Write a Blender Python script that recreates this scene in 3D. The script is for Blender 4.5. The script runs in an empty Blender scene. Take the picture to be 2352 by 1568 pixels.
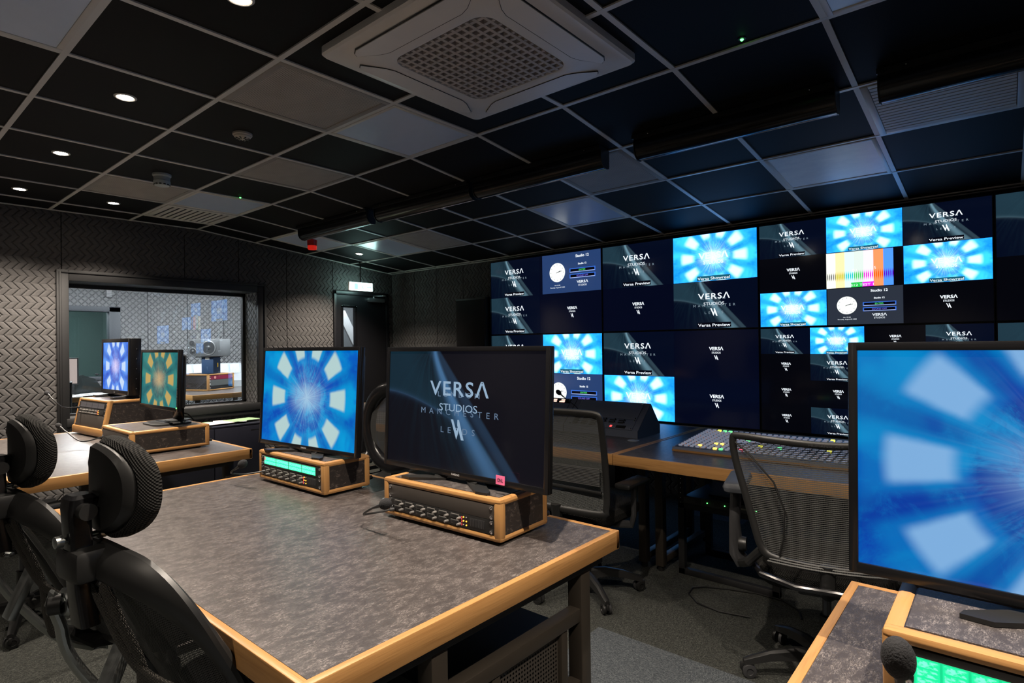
import bpy, bmesh, math, random
from math import pi, sin, cos, tan, radians as R
from mathutils import Vector, Matrix
random.seed(7)
SC = bpy.context.scene
COL = SC.collection

# ---------------------------------------------------------------- camera, world, exposure
def setup():
    cd = bpy.data.cameras.new('camera'); cam = bpy.data.objects.new('camera', cd); COL.objects.link(cam)
    yaw, pitch, roll = .7045, .0044, -.0128
    fw = Vector((-sin(yaw)*cos(pitch), cos(yaw)*cos(pitch), sin(pitch)))
    r = Vector((cos(yaw), sin(yaw), 0)); u = r.cross(fw)
    r2 = r*cos(roll)+u*sin(roll); u2 = -r*sin(roll)+u*cos(roll)
    M = Matrix((( r2.x, u2.x, -fw.x, 0), (r2.y, u2.y, -fw.y, 0), (r2.z, u2.z, -fw.z, 1.36), (0, 0, 0, 1)))
    cam.matrix_world = M
    cd.sensor_width = 36; cd.lens = 1331.55/2352*36; cd.clip_start = .05; cd.clip_end = 60
    SC.camera = cam
    w = bpy.data.worlds.new('world'); SC.world = w; w.use_nodes = True
    w.node_tree.nodes['Background'].inputs[0].default_value = (.5, .62, .8, 1)
    w.node_tree.nodes['Background'].inputs[1].default_value = .05
    SC.view_settings.view_transform = 'Standard'; SC.view_settings.look = 'None'
    SC.view_settings.exposure = 0.0; SC.view_settings.gamma = 1; SC.view_settings.use_curve_mapping = False
setup()
SPOT_W = 112.0          # warm ceiling downlights
SCREEN = 1.0           # overall screen brightness

# ---------------------------------------------------------------- material helpers
class NT:
    def __init__(s, name):
        s.m = bpy.data.materials.new(name); s.m.use_nodes = True
        s.t = s.m.node_tree; s.n = s.t.nodes; s.b = s.n['Principled BSDF']; s.out = s.n['Material Output']
    def node(s, typ, **kw):
        n = s.n.new(typ)
        for k, v in kw.items(): setattr(n, k, v)
        return n
    def put(s, sock, v):
        if isinstance(v, bpy.types.NodeSocket): s.t.links.new(v, sock)
        elif isinstance(v, (tuple, list)) and len(v) == 3 and sock.type == 'RGBA': sock.default_value = (*v, 1)
        else: sock.default_value = v
    def m_(s, op, a, b=None, c=None, clamp=False):
        n = s.node('ShaderNodeMath', operation=op, use_clamp=clamp); s.put(n.inputs[0], a)
        if b is not None: s.put(n.inputs[1], b)
        if c is not None: s.put(n.inputs[2], c)
        return n.outputs[0]
    def add(s, a, b): return s.m_('ADD', a, b)
    def sub(s, a, b): return s.m_('SUBTRACT', a, b)
    def mul(s, a, b): return s.m_('MULTIPLY', a, b)
    def div(s, a, b): return s.m_('DIVIDE', a, b)
    def powr(s, a, b): return s.m_('POWER', a, b)
    def sm(s, x, lo, hi, inv=False):
        n = s.node('ShaderNodeMapRange', interpolation_type='SMOOTHSTEP'); s.put(n.inputs[0], x)
        n.inputs[1].default_value = lo; n.inputs[2].default_value = hi
        n.inputs[3].default_value = 1 if inv else 0; n.inputs[4].default_value = 0 if inv else 1
        return n.outputs[0]
    def band(s, x, a, b, e): return s.mul(s.sm(x, a-e, a+e), s.sm(x, b-e, b+e, True))
    def mix(s, f, a, b, mode='MIX'):
        n = s.node('ShaderNodeMix', data_type='RGBA', blend_type=mode); s.put(n.inputs['Factor'], f)
        s.put(n.inputs[6], a); s.put(n.inputs[7], b); return n.outputs[2]
    def xyz(s, which='Object'):
        c = s.node('ShaderNodeTexCoord'); sp = s.node('ShaderNodeSeparateXYZ'); s.t.links.new(c.outputs[which], sp.inputs[0])
        return c.outputs[which], sp.outputs[0], sp.outputs[1], sp.outputs[2]
    def comb(s, x, y, z=0.0):
        n = s.node('ShaderNodeCombineXYZ'); s.put(n.inputs[0], x); s.put(n.inputs[1], y); s.put(n.inputs[2], z); return n.outputs[0]
    def noise(s, vec, scale, detail=3, rough=.55, dist=0.0):
        n = s.node('ShaderNodeTexNoise'); s.put(n.inputs['Vector'], vec); n.inputs['Scale'].default_value = scale
        n.inputs['Detail'].default_value = detail; n.inputs['Roughness'].default_value = rough; n.inputs['Distortion'].default_value = dist
        return n.outputs[0]
    def scl(s, vec, v):
        n = s.node('ShaderNodeMapping'); s.put(n.inputs[0], vec); n.inputs[3].default_value = v; return n.outputs[0]
    def bump(s, h, dist, strength=1.0):
        n = s.node('ShaderNodeBump'); s.put(n.inputs['Height'], h); n.inputs['Distance'].default_value = dist
        n.inputs['Strength'].default_value = strength; s.t.links.new(n.outputs[0], s.b.inputs['Normal'])
    def set(s, **kw):
        names = dict(col='Base Color', rough='Roughness', metal='Metallic', em='Emission Color', es='Emission Strength',
                     alpha='Alpha', spec='Specular IOR Level', trans='Transmission Weight', ior='IOR', sheen='Sheen Weight', coat='Coat Weight')
        for k, v in kw.items(): s.put(s.b.inputs[names[k]], v)
        return s

MATS = {}
def plain(name, col, rough=.5, metal=0.0, spec=.5, em=None, es=0.0, noise=0.0, bumpd=0.0):
    if name in MATS: return MATS[name]
    t = NT(name); c, x, y, z = t.xyz()
    v = t.noise(c, 60 if noise else 12, 3)
    k = noise if noise else .04
    t.set(col=t.mix(v, tuple(a*(1-k) for a in col), tuple(min(1, a*(1+k)) for a in col)), rough=rough, metal=metal, spec=spec)
    if bumpd: t.bump(t.noise(c, 300, 2), bumpd)
    if em: t.set(em=em, es=es)
    MATS[name] = t.m; return t.m

def m_laminate():
    t = NT('grey_slate_laminate'); c, x, y, z = t.xyz()
    v = t.scl(c, (85, 30, 85))
    a = t.noise(v, 3.4, 8, .74, 1.4); b = t.noise(t.scl(c, (9, 5, 9)), 1.1, 4, .6)
    f = t.sm(a, .44, .74); g = t.noise(t.scl(c, (40, 18, 40)), 1.3, 5, .7)
    base = t.mix(b, (.036, .031, .030), (.078, .068, .066))
    col = t.mix(t.mul(f, t.sm(g, .40, .60)), base, (.36, .32, .30))
    t.set(col=col, rough=t.add(.25, t.mul(a, .12)), spec=.5); t.bump(a, .0006); return t.m
def m_darklam():
    t = NT('dark_slate_side_laminate'); c, x, y, z = t.xyz()
    a = t.noise(t.scl(c, (14, 14, 22)), 3, 7, .75, .8); f = t.sm(a, .52, .72)
    t.set(col=t.mix(f, (.022, .018, .016), (.14, .11, .095)), rough=.45); return t.m
def m_oak(axis):
    t = NT('oiled_oak_' + 'xyz'[axis]); c, x, y, z = t.xyz()
    sc = [40, 40, 40]; sc[axis] = 1.6
    a = t.noise(t.scl(c, tuple(sc)), 1.2, 4, .6, .6); sc2 = [160, 160, 160]; sc2[axis] = 7
    b = t.noise(t.scl(c, tuple(sc2)), 1.0, 2)
    col = t.mix(a, (.32, .15, .048), (.52, .285, .105)); col = t.mix(t.mul(t.sm(b, .5, .75), .4), col, (.22, .095, .03))
    t.set(col=col, rough=.38, spec=.4); t.bump(b, .0003); return t.m
def m_herring(axis):
    t = NT('herringbone_acoustic_foam_' + 'xy'[axis]); c, x, y, z = t.xyz()
    p = x if axis == 0 else y
    tri = t.m_('PINGPONG', z, .055)
    s = t.div(t.add(p, t.mul(tri, .85)), .057)
    f = t.m_('FRACT', s); g = t.m_('FRACT', t.div(z, .055))
    e1 = t.powr(t.m_('ABSOLUTE', t.sub(t.mul(f, 2.0), 1.0)), 5.0)
    e2 = t.powr(t.m_('ABSOLUTE', t.sub(t.mul(g, 2.0), 1.0)), 8.0)
    h = t.sub(t.sub(1.0, e1), t.mul(e2, .12)); h = t.sub(h, t.mul(f, .35))
    n = t.noise(c, 420, 2); n2 = t.noise(c, 90, 3)
    t.set(col=t.mix(n2, (.060, .057, .056), (.110, .105, .104)), rough=.95, spec=.12, sheen=.1)
    t.bump(t.add(h, t.mul(n, .10)), .012, 1.0); return t.m
def m_quilt():
    t = NT('diamond_quilted_foam'); c, x, y, z = t.xyz(); q = t.add(x, y)
    a = t.m_('FRACT', t.div(t.add(q, z), .085)); b = t.m_('FRACT', t.div(t.sub(q, z), .085))
    ea = t.powr(t.m_('ABSOLUTE', t.sub(t.mul(a, 2.0), 1.0)), 5.0); eb = t.powr(t.m_('ABSOLUTE', t.sub(t.mul(b, 2.0), 1.0)), 5.0)
    h = t.sub(1.0, t.m_('MAXIMUM', ea, eb)); n = t.noise(c, 90, 3)
    t.set(col=t.mix(n, (.14, .14, .145), (.24, .24, .245)), rough=.95, spec=.1); t.bump(h, .014, 1.0); return t.m
def m_carpet():
    t = NT('charcoal_carpet_tiles'); c, x, y, z = t.xyz()
    w = t.node('ShaderNodeTexWhiteNoise', noise_dimensions='2D')
    fx = t.m_('FLOOR', t.div(x, .5)); fy = t.m_('FLOOR', t.div(t.add(y, .12), .5)); t.put(w.inputs['Vector'], t.comb(fx, fy))
    f = t.noise(t.scl(c, (90, 260, 1)), 1.0, 4, .75, 1.5); g = t.noise(t.scl(c, (260, 90, 1)), 1.0, 4, .75, 1.5)
    par = t.m_('MODULO', t.m_('ABSOLUTE', t.add(fx, fy)), 2.0)
    n = t.add(t.mul(f, par), t.mul(g, t.sub(1.0, par)))
    k = t.sm(n, .42, .66)
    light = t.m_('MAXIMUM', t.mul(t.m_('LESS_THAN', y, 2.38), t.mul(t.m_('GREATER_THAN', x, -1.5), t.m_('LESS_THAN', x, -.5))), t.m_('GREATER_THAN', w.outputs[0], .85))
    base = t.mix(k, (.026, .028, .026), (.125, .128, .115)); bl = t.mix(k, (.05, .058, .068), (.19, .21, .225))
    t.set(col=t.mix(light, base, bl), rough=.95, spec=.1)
    t.bump(n, .006, .8); return t.m
def m_tile():
    t = NT('black_ceiling_tile'); c, x, y, z = t.xyz()
    n = t.noise(c, 30, 4); t.set(col=t.mix(n, (.0035, .0035, .0038), (.0055, .0055, .006)), rough=.65, spec=.16); return t.m
def m_perf():
    t = NT('perforated_grey_metal'); c, x, y, z = t.xyz()
    a = t.m_('PINGPONG', x, .0045); b = t.m_('PINGPONG', y, .0045)
    d = t.m_('SQRT', t.add(t.mul(a, a), t.mul(b, b)))
    n = t.noise(t.scl(c, (2, 3, 1)), 3, 3)
    col = t.mix(t.sm(d, .0018, .0026), (.02, .018, .015), t.mix(n, (.34, .31, .28), (.50, .46, .42)))
    t.set(col=col, rough=.6); return t.m
def m_mesh(name, col, scale, axis='z', cov=.55, fine=True):
    t = NT(name); c, x, y, z = t.xyz()
    a = t.m_('FRACT', t.mul(z, scale)); b = t.m_('FRACT', t.mul(x, scale*.9))
    m = t.m_('MAXIMUM', t.m_('LESS_THAN', a, cov), t.m_('LESS_THAN', b, .30 if fine else .08))
    t.set(col=col, rough=.6, alpha=m); return t.m
def m_knit():
    t = NT('black_knit_fabric'); c, x, y, z = t.xyz()
    a = t.m_('SINE', t.mul(z, 900.0)); b = t.m_('SINE', t.mul(t.add(x, t.mul(y, .6)), 900.0))
    h = t.mul(a, b); t.set(col=t.mix(t.sm(h, -.4, .6), (.006, .006, .006), (.030, .029, .027)), rough=.85, spec=.2); t.bump(h, .0015); return t.m
def m_strap():
    t = NT('grey_woven_strap_mesh'); c, x, y, z = t.xyz()
    a = t.m_('SINE', t.mul(z, 1100.0)); b = t.m_('SINE', t.mul(t.add(x, y), 1500.0))
    h = t.mul(a, b); t.set(col=t.mix(t.sm(h, -.2, .5), (.012, .011, .010), (.13, .115, .095)), rough=.7); t.bump(h, .002); return t.m
def m_glass():
    t = NT('clear_window_glass'); 
    fr = t.node('ShaderNodeFresnel'); fr.inputs[0].default_value = 1.5
    g = t.node('ShaderNodeBsdfGlossy'); g.inputs['Roughness'].default_value = .0; g.inputs[0].default_value = (.9, .95, 1, 1)
    tr = t.node('ShaderNodeBsdfTransparent'); tr.inputs[0].default_value = (.93, .96, .97, 1)
    mx = t.node('ShaderNodeMixShader'); t.t.links.new(t.mul(fr.outputs[0], 1.6), mx.inputs[0]); t.t.links.new(tr.outputs[0], mx.inputs[1]); t.t.links.new(g.outputs[0], mx.inputs[2])
    t.t.links.new(mx.outputs[0], t.out.inputs[0]); return t.m
def glassy(t, em, strength):
    t.set(col=(.003, .003, .004), rough=.10, spec=.35, em=em, es=strength*SCREEN)
def m_wheel(name, cyan, blue, disc, block, core, strength, edge=.03, off=0.0):
    t = NT(name); c, U, V, _ = t.xyz('UV')
    u = t.mul(t.sub(U, .5-off), 3.55); v = t.mul(t.sub(V, .5), 2.0)
    r = t.m_('SQRT', t.add(t.mul(u, u), t.mul(v, v))); a = t.m_('ARCTAN2', v, u)
    vec = t.comb(u, v)
    n1 = t.noise(vec, 1.1, 3, .6, .4); n2 = t.noise(vec, 2.6, 5, .7, .6)
    k = t.m_('PINGPONG', a, pi/10)
    bg = t.mix(t.sm(n1, .38, .62), blue, cyan)
    sp = t.sm(k, .10, .29)
    bg = t.mix(t.mul(t.mul(sp, t.sm(r, .6, .9)), .55), bg, disc)
    bg = t.mix(t.mul(t.sm(n2, .48, .7), .35), bg, cyan)
    dm = t.sm(r, .70, .80, True)
    bg = t.mix(t.mul(dm, .8), bg, t.mix(t.sm(n2, .40, .66), disc, cyan))
    # halo ring of each block, then the block
    kk = t.add(k, t.mul(t.sub(n2, .5), .03))
    hal = t.mul(t.band(kk, -1.0, .235, .05), t.band(r, .80, 1.62, .12))
    bg = t.mix(t.mul(hal, .45), bg, cyan)
    bl = t.mul(t.sm(kk, .160-edge, .160+edge, True), t.band(r, .87, 1.38, edge*1.6))
    bg = t.mix(t.mul(bl, .95), bg, block)
    # centre burst with rays
    rays = t.noise(t.comb(t.mul(t.m_('COSINE', a), 9.0), t.mul(t.m_('SINE', a), 9.0)), 2.0, 2)
    cb = t.mul(t.m_('EXPONENT', t.mul(r, -4.2)), t.add(.45, t.mul(t.sm(rays, .4, .68), 1.3)))
    cb = t.m_('MINIMUM', cb, 1.0)
    bg = t.mix(cb, bg, core)
    # square soft glow in centre
    sq = t.mul(t.sm(t.m_('ABSOLUTE', u), .25, .75, True), t.sm(t.m_('ABSOLUTE', v), .12, .36, True))
    bg = t.mix(t.mul(sq, .35), bg, core)
    glassy(t, bg, strength); return t.m
def m_preview(name, base, tint, beam, strength):
    t = NT(name); c, U, V, _ = t.xyz('UV'); y = t.sub(1.0, V)
    cx = t.add(.36, t.mul(t.powr(y, 1.25), .44))
    d = t.sub(cx, U)
    left = t.sm(d, -.005, .03)
    wide = t.add(.03, t.mul(y, .10))
    core = t.m_('EXPONENT', t.mul(t.powr(t.m_('ABSOLUTE', t.div(t.sub(d, t.mul(wide, .6)), t.mul(wide, .55))), 2.0), -1.0))
    fan = t.mul(left, t.m_('EXPONENT', t.mul(d, -5.0)))
    ste = t.noise(t.comb(t.mul(t.div(d, t.add(.12, y)), 14.0), t.mul(y, .8)), 1.6, 2)
    edge = t.sub(U, t.add(.36, t.mul(y, .50))); fan2 = t.mul(t.sm(edge, -.10, -.02), t.mul(t.sm(edge, 0.0, .02, True), .16))
    # the left wing: teal veil above a curved horizon, dark below
    hz = t.add(.36, t.mul(t.powr(U, 1.6), .75))
    wing = t.mul(t.sm(t.sub(hz, y), -.01, .02), t.sm(d, 0.0, .25))
    rim = t.mul(t.m_('EXPONENT', t.mul(t.m_('ABSOLUTE', t.sub(hz, y)), -70.0)), t.sm(d, .02, .2))
    col = t.mix(t.mul(wing, .55), base, tint)
    col = t.mix(t.m_('MINIMUM', t.mul(fan, t.add(.25, t.mul(t.sm(ste, .42, .62), .5))), 1.0), col, tint)
    col = t.mix(t.m_('MINIMUM', t.mul(t.mul(core, left), t.sub(1.0, t.mul(y, .45))), .8), col, beam)
    col = t.mix(fan2, col, beam); col = t.mix(t.mul(rim, .22), col, beam)
    glassy(t, col, strength); return t.m
def m_bars():
    t = NT('colour_bar_test_picture'); c, U, V, _ = t.xyz('UV')
    cols = [(1.3, 1.3, 1.1), (1.2, .85, .45), (.75, 1.1, 1.1), (.75, .85, .8), (1.2, .85, 1.2), (1.3, .32, .12), (.08, .32, 1.1)]
    col = cols[0]
    for i in range(1, 7): col = t.mix(t.m_('GREATER_THAN', U, i/7), col, cols[i])
    rip = t.mul(t.band(V, .22, .42, .07), t.m_('GREATER_THAN', t.m_('FRACT', t.mul(U, 34.0)), .45))
    dk = [(.1, .1, .1), (.5, .5, 0.0), (.0, .55, .6), (.05, .6, .1), (.75, 0.0, .6), (.9, .1, .0), (.1, 0.0, .6)]
    c2 = dk[0]
    for i in range(1, 7): c2 = t.mix(t.m_('GREATER_THAN', U, i/7), c2, dk[i])
    col = t.mix(rip, col, c2)
    foot = t.mul(t.m_('LESS_THAN', V, .13), t.m_('GREATER_THAN', U, .38)); foot = t.mul(foot, t.m_('LESS_THAN', U, .72))
    col = t.mix(foot, col, t.mix(t.m_('GREATER_THAN', U, .55), (.02, .6, .08), (.8, .02, .8)))
    glassy(t, col, 1.15); return t.m
def m_keylit(name, col, hi, strength, nx, ny):
    t = NT(name); c, U, V, _ = t.xyz('UV')
    a = t.m_('FRACT', t.mul(U, float(nx))); b = t.m_('FRACT', t.mul(V, float(ny)))
    k = t.mul(t.band(a, .08, .92, .04), t.band(b, .12, .88, .06))
    n = t.noise(t.comb(t.mul(U, nx*4.0), t.mul(V, ny*3.0)), 1.0, 2)
    cc = t.mix(t.sm(n, .4, .6), hi, col); cc = t.mix(k, col, cc)
    t.set(col=(.02, .02, .02), rough=.3, em=cc, es=strength); return t.m
def emis(name, col, s, rough=.3):
    if name in MATS: return MATS[name]
    t = NT(name); t.set(col=(.02, .02, .02), rough=rough, em=col, es=s); MATS[name] = t.m; return t.m

LAM = m_laminate(); DLAM = m_darklam(); OAK = [m_oak(0), m_oak(1), m_oak(2)]
HERX, HERY, QUILT, CARPET, TILE, PERF = m_herring(0), m_herring(1), m_quilt(), m_carpet(), m_tile(), m_perf()
KNIT, STRAP, GLASS = m_knit(), m_strap(), m_glass()
MESHF = m_mesh('black_seat_back_mesh', (.035, .036, .036), 170, cov=.62)
MESHG = m_mesh('grey_striped_back_mesh', (.07, .074, .072), 190, cov=.62, fine=False)
WH_WALL = m_wheel('bright_blue_showreel_picture', (.02, .31, .92), (.005, .15, .55), (.0, .10, .34), (.36, .62, 1.0), (.50, .70, 1.0), 2.7, .07)
WH_TV = m_wheel('blue_showreel_picture', (.0, .34, .72), (.0, .10, .55), (.0, .055, .42), (.50, .68, .66), (.45, .68, .85), .95)
WH_TV2 = m_wheel('blue_showreel_picture_near', (.0, .26, .62), (.0, .06, .42), (.0, .03, .30), (.23, .46, .78), (.3, .5, .8), .95, .045, .05)
WH_OCH = m_wheel('teal_ochre_showreel_picture', (.03, .27, .24), (.0, .16, .19), (.0, .09, .12), (.62, .42, .12), (.75, .50, .25), .85)
WH_BLU = m_wheel('white_blue_showreel_picture', (.12, .36, 1.0), (.03, .14, .75), (.0, .05, .50), (.62, .78, 1.0), (.9, .8, 1.1), .95)
PV_WALL = m_preview('wall_preview_picture', (.0012, .003, .012), (.022, .060, .085), (.16, .30, .38), 1.1)
PV_TV = m_preview('monitor_preview_picture', (.003, .003, .006), (.008, .034, .056), (.065, .17, .34), 1.0)
BARS = m_bars()
LIT_G = m_keylit('green_lit_key_windows', (.0, .75, .28), (.22, 1.0, .58), 2.0, 16, 2)
LIT_GB = m_keylit('green_lit_large_key_windows', (.0, .8, .32), (.2, 1.1, .65), 1.2, 1, 3)
KEYWHITE = m_keylit('faint_glow_white_key_windows', (.10, .09, .09), (.20, .16, .16), .6, 16, 2)  # pale key tone is put in as a faint emission
BLACK = plain('black_plastic', (.012, .012, .012), .42)
GLOSS = plain('gloss_black_bezel', (.007, .007, .008), .22)
MATT = plain('matt_black_paint', (.010, .010, .011), .6)
DGREY = plain('dark_grey_plastic', (.035, .035, .037), .45); KEYRIM = plain('grey_key_rim', (.10, .095, .09), .4)
PANEL = plain('anodised_charcoal_panel', (.045, .038, .033), .5)
CONS = plain('slate_blue_console_metal', (.20, .23, .32), .36)
STEEL = plain('brown_grey_painted_steel', (.055, .045, .035), .45, .3)
CHROME = plain('bright_screw_metal', (.75, .75, .76), .2, 1.0)
ALU = plain('brushed_aluminium', (.34, .36, .355), .3, .9)
GRID = plain('pale_grey_ceiling_grid', (.62, .60, .57), .38)
FRAMEW = plain('pale_panel_frame', (.60, .57, .53), .4)
ACW = plain('warm_white_unit_plastic', (.74, .72, .71), .35)
DIFF = plain('opal_light_diffuser', (.60, .70, .88), .22, spec=.7)
CREAM = plain('cream_detector_plastic', (.55, .50, .42), .5)
FOAM = plain('microphone_foam', (.014, .014, .016), .95, noise=.5, bumpd=.002)
PAPER = plain('white_paper', (.75, .75, .74), .8)
NAVY = plain('navy_cabinet_paint', (.012, .013, .024), .45)
WHITE_T = emis('white_screen_lettering', (.86, .93, 1.0), 1.15)
GREY_T = emis('dim_screen_lettering', (.30, .40, .48), .8)
TV_T = emis('pale_blue_screen_lettering', (.28, .42, .58), .95)
TV_T2 = emis('faint_blue_screen_lettering', (.12, .20, .32), .9)
GRN_T = emis('green_screen_lettering', (.1, 1.0, .2), 1.0)
VIO_T = emis('violet_screen_lettering', (.25, .2, 1.0), 1.0)
CLOCKBG = emis('slate_blue_clock_picture', (.022, .055, .17), .95, .15)
CLOCKBG2 = emis('dark_slate_clock_picture', (.028, .036, .055), .95, .15)
CLOCKF = emis('white_clock_face', (1.0, 1.05, 1.0), 1.05)
INK = emis('black_screen_area', (0, 0, .006), .5)
RIMB = emis('blue_button_rim', (.05, .2, .9), .8)
NAVYSCR = emis('dark_navy_screen_area', (.0008, .002, .011), 1.0, .1)
NAVYSCR2 = emis('black_navy_screen_area', (.001, .0012, .003), 1.0, .1)
AMBER = emis('amber_indicator', (1, .35, .03), 4); REDL = emis('red_indicator', (1, .05, .05), 3)
GREENL = emis('green_indicator', (.1, 1, .15), 6); WLED = emis('white_indicator', (.8, .9, 1), 5)

# ---------------------------------------------------------------- mesh builder
class MB:
    def __init__(s): s.v = []; s.f = []; s.mi = []; s.uv = {}; s.mats = []; s.M = Matrix.Identity(4); s.cur = 0
    def mat(s, m):
        if m not in s.mats: s.mats.append(m)
        s.cur = s.mats.index(m); return s
    def at(s, M=None): s.M = M if M is not None else Matrix.Identity(4); return s
    def addv(s, vs):
        n = len(s.v); s.v += [tuple(s.M @ Vector(p)) for p in vs]; return n
    def face(s, idx, uv=None):
        if uv: s.uv[len(s.f)] = uv
        s.f.append(tuple(idx)); s.mi.append(s.cur)
    def box(s, c, d, bev=0.0, seg=2, rot=None):
        bm = bmesh.new(); bmesh.ops.create_cube(bm, size=1); bmesh.ops.scale(bm, vec=d, verts=bm.verts)
        if bev: bmesh.ops.bevel(bm, geom=list(bm.edges), offset=min(bev, min(d)*.49), segments=seg, profile=.5, affect='EDGES')
        s.addbm(bm, Matrix.Translation(c) @ (rot.to_4x4() if rot is not None else Matrix.Identity(4))); return s
    def addbm(s, bm, M=None):
        M = M if M is not None else Matrix.Identity(4)
        bm.verts.ensure_lookup_table(); bm.verts.index_update()
        n = s.addv([M @ v.co for v in bm.verts])
        for f in bm.faces: s.face([n+v.index for v in f.verts])
        bm.free(); return s
    def b2(s, x0, x1, y0, y1, z0, z1, bev=0.0): return s.box(((x0+x1)/2, (y0+y1)/2, (z0+z1)/2), (abs(x1-x0), abs(y1-y0), abs(z1-z0)), bev)
    def quad(s, a, b, c, d, uv=True):
        n = s.addv([a, b, c, d]); s.face([n, n+1, n+2, n+3], [(0, 0), (1, 0), (1, 1), (0, 1)] if uv else None); return s
    def poly(s, pts): n = s.addv(pts); s.face(range(n, n+len(pts))); return s
    def prism(s, pts, ext):   # pts: 3D polygon, ext: extrusion vector
        ext = Vector(ext); a = s.addv(pts); b = s.addv([Vector(p)+ext for p in pts]); k = len(pts)
        s.face([a+i for i in range(k)][::-1]); s.face([b+i for i in range(k)])
        for i in range(k): s.face([a+i, a+(i+1) % k, b+(i+1) % k, b+i])
        return s
    def loft(s, rings, cap=True, close=True):
        k = len(rings[0]); ids = [s.addv(r) for r in rings]
        for a, b in zip(ids, ids[1:]):
            for i in range(k if close else k-1): s.face([a+i, a+(i+1) % k, b+(i+1) % k, b+i])
        if cap: s.face([ids[0]+i for i in range(k)][::-1]); s.face([ids[-1]+i for i in range(k)])
        return s
    def cyl(s, p, q, r, r2=None, n=16):
        p, q = Vector(p), Vector(q); d = (q-p).normalized(); u = d.orthogonal().normalized(); w = d.cross(u); r2 = r if r2 is None else r2
        return s.loft([[c+u*cos(2*pi*i/n)*rr+w*sin(2*pi*i/n)*rr for i in range(n)] for c, rr in ((p, r), (q, r2))])
    def lathe(s, o, axis, prof, n=24):   # prof: [(radius, distance along axis)]
        o = Vector(o); d = Vector(axis).normalized(); u = d.orthogonal().normalized(); w = d.cross(u)
        return s.loft([[o+d*h+(u*cos(2*pi*i/n)+w*sin(2*pi*i/n))*max(r, 1e-5) for i in range(n)] for r, h in prof])
    def tube(s, pts, r, n=10, closed=False, flat=1.0, up=None):
        pts = [Vector(p) for p in pts]; k = len(pts); rings = []; prev = None
        for i, p in enumerate(pts):
            a = pts[(i-1) % k] if (closed or i > 0) else p; b = pts[(i+1) % k] if (closed or i < k-1) else p
            d = (b-a).normalized()
            if up is not None: u = (Vector(up)-d*d.dot(Vector(up))).normalized()
            elif prev is None: u = d.orthogonal().normalized()
            else: u = (prev-d*d.dot(prev)).normalized()
            prev = u; w = d.cross(u); rr = r[i] if isinstance(r, (list, tuple)) else r
            rings.append([p+u*cos(2*pi*j/n)*rr*flat+w*sin(2*pi*j/n)*rr for j in range(n)])
        if closed: rings.append(rings[0]); return s.loft(rings, cap=False)
        return s.loft(rings)
    def sphere(s, c, r, n=16, sc=(1, 1, 1), rot=None):
        bm = bmesh.new(); bmesh.ops.create_uvsphere(bm, u_segments=n, v_segments=max(6, n*2//3), radius=r); bmesh.ops.scale(bm, vec=sc, verts=bm.verts)
        return s.addbm(bm, Matrix.Translation(c) @ (rot.to_4x4() if rot is not None else Matrix.Identity(4)))
    def text(s, txt, c, h, width=None, right=(1, 0, 0), up=(0, 0, 1), bold=0.0, space=1.0):
        vs, fs, bw, bh = text_mesh(txt, bold, space); r, u = Vector(right), Vector(up); c = Vector(c)
        k = h/.7; kx = (width/bw) if width else k
        n = s.addv([c+r*((x-bw/2)*kx)+u*((y-.35)*k) for x, y in vs])
        for f in fs: s.face([n+i for i in f])
        return s
    def build(s, name, parent=None, loc=(0, 0, 0), rot=(0, 0, 0), smooth=True, mat=None):
        me = bpy.data.meshes.new(name); me.from_pydata(s.v, [], s.f)
        for m in ([mat] if mat else s.mats): me.materials.append(m)
        if not mat: me.polygons.foreach_set('material_index', s.mi)
        if s.uv:
            ul = me.uv_layers.new(name='UVMap')
            for fi, uv in s.uv.items():
                p = me.polygons[fi]
                for li, q in zip(p.loop_indices, uv): ul.data[li].uv = q
        if smooth:
            me.polygons.foreach_set('use_smooth', [True]*len(me.polygons)); me.set_sharp_from_angle(angle=R(32))
        me.update(); o = bpy.data.objects.new(name, me); COL.objects.link(o); o.location = loc; o.rotation_euler = rot
        if parent: o.parent = parent
        return o
def bars(mat, name, parent, boxes, bev=.003, **kw):
    for b in boxes: MB().mat(mat).b2(*b, bev).build(name, parent, **kw)
TXT = {}
def text_mesh(txt, bold=0.0, space=1.0):
    key = (txt, bold, space)
    if key in TXT: return TXT[key]
    cu = bpy.data.curves.new('t', 'FONT'); cu.body = txt; cu.size = 1; cu.offset = bold; cu.space_character = space; cu.resolution_u = 3
    o = bpy.data.objects.new('t', cu); COL.objects.link(o); bpy.context.view_layer.update()
    me = o.evaluated_get(bpy.context.evaluated_depsgraph_get()).to_mesh()
    vs = [(v.co.x, v.co.y) for v in me.vertices]; fs = [tuple(p.vertices) for p in me.polygons]
    x0 = min(v[0] for v in vs); x1 = max(v[0] for v in vs); vs = [(x-x0, y) for x, y in vs]
    bpy.data.objects.remove(o); bpy.data.curves.remove(cu)
    TXT[key] = (vs, fs, x1-x0, 1); return TXT[key]

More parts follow.
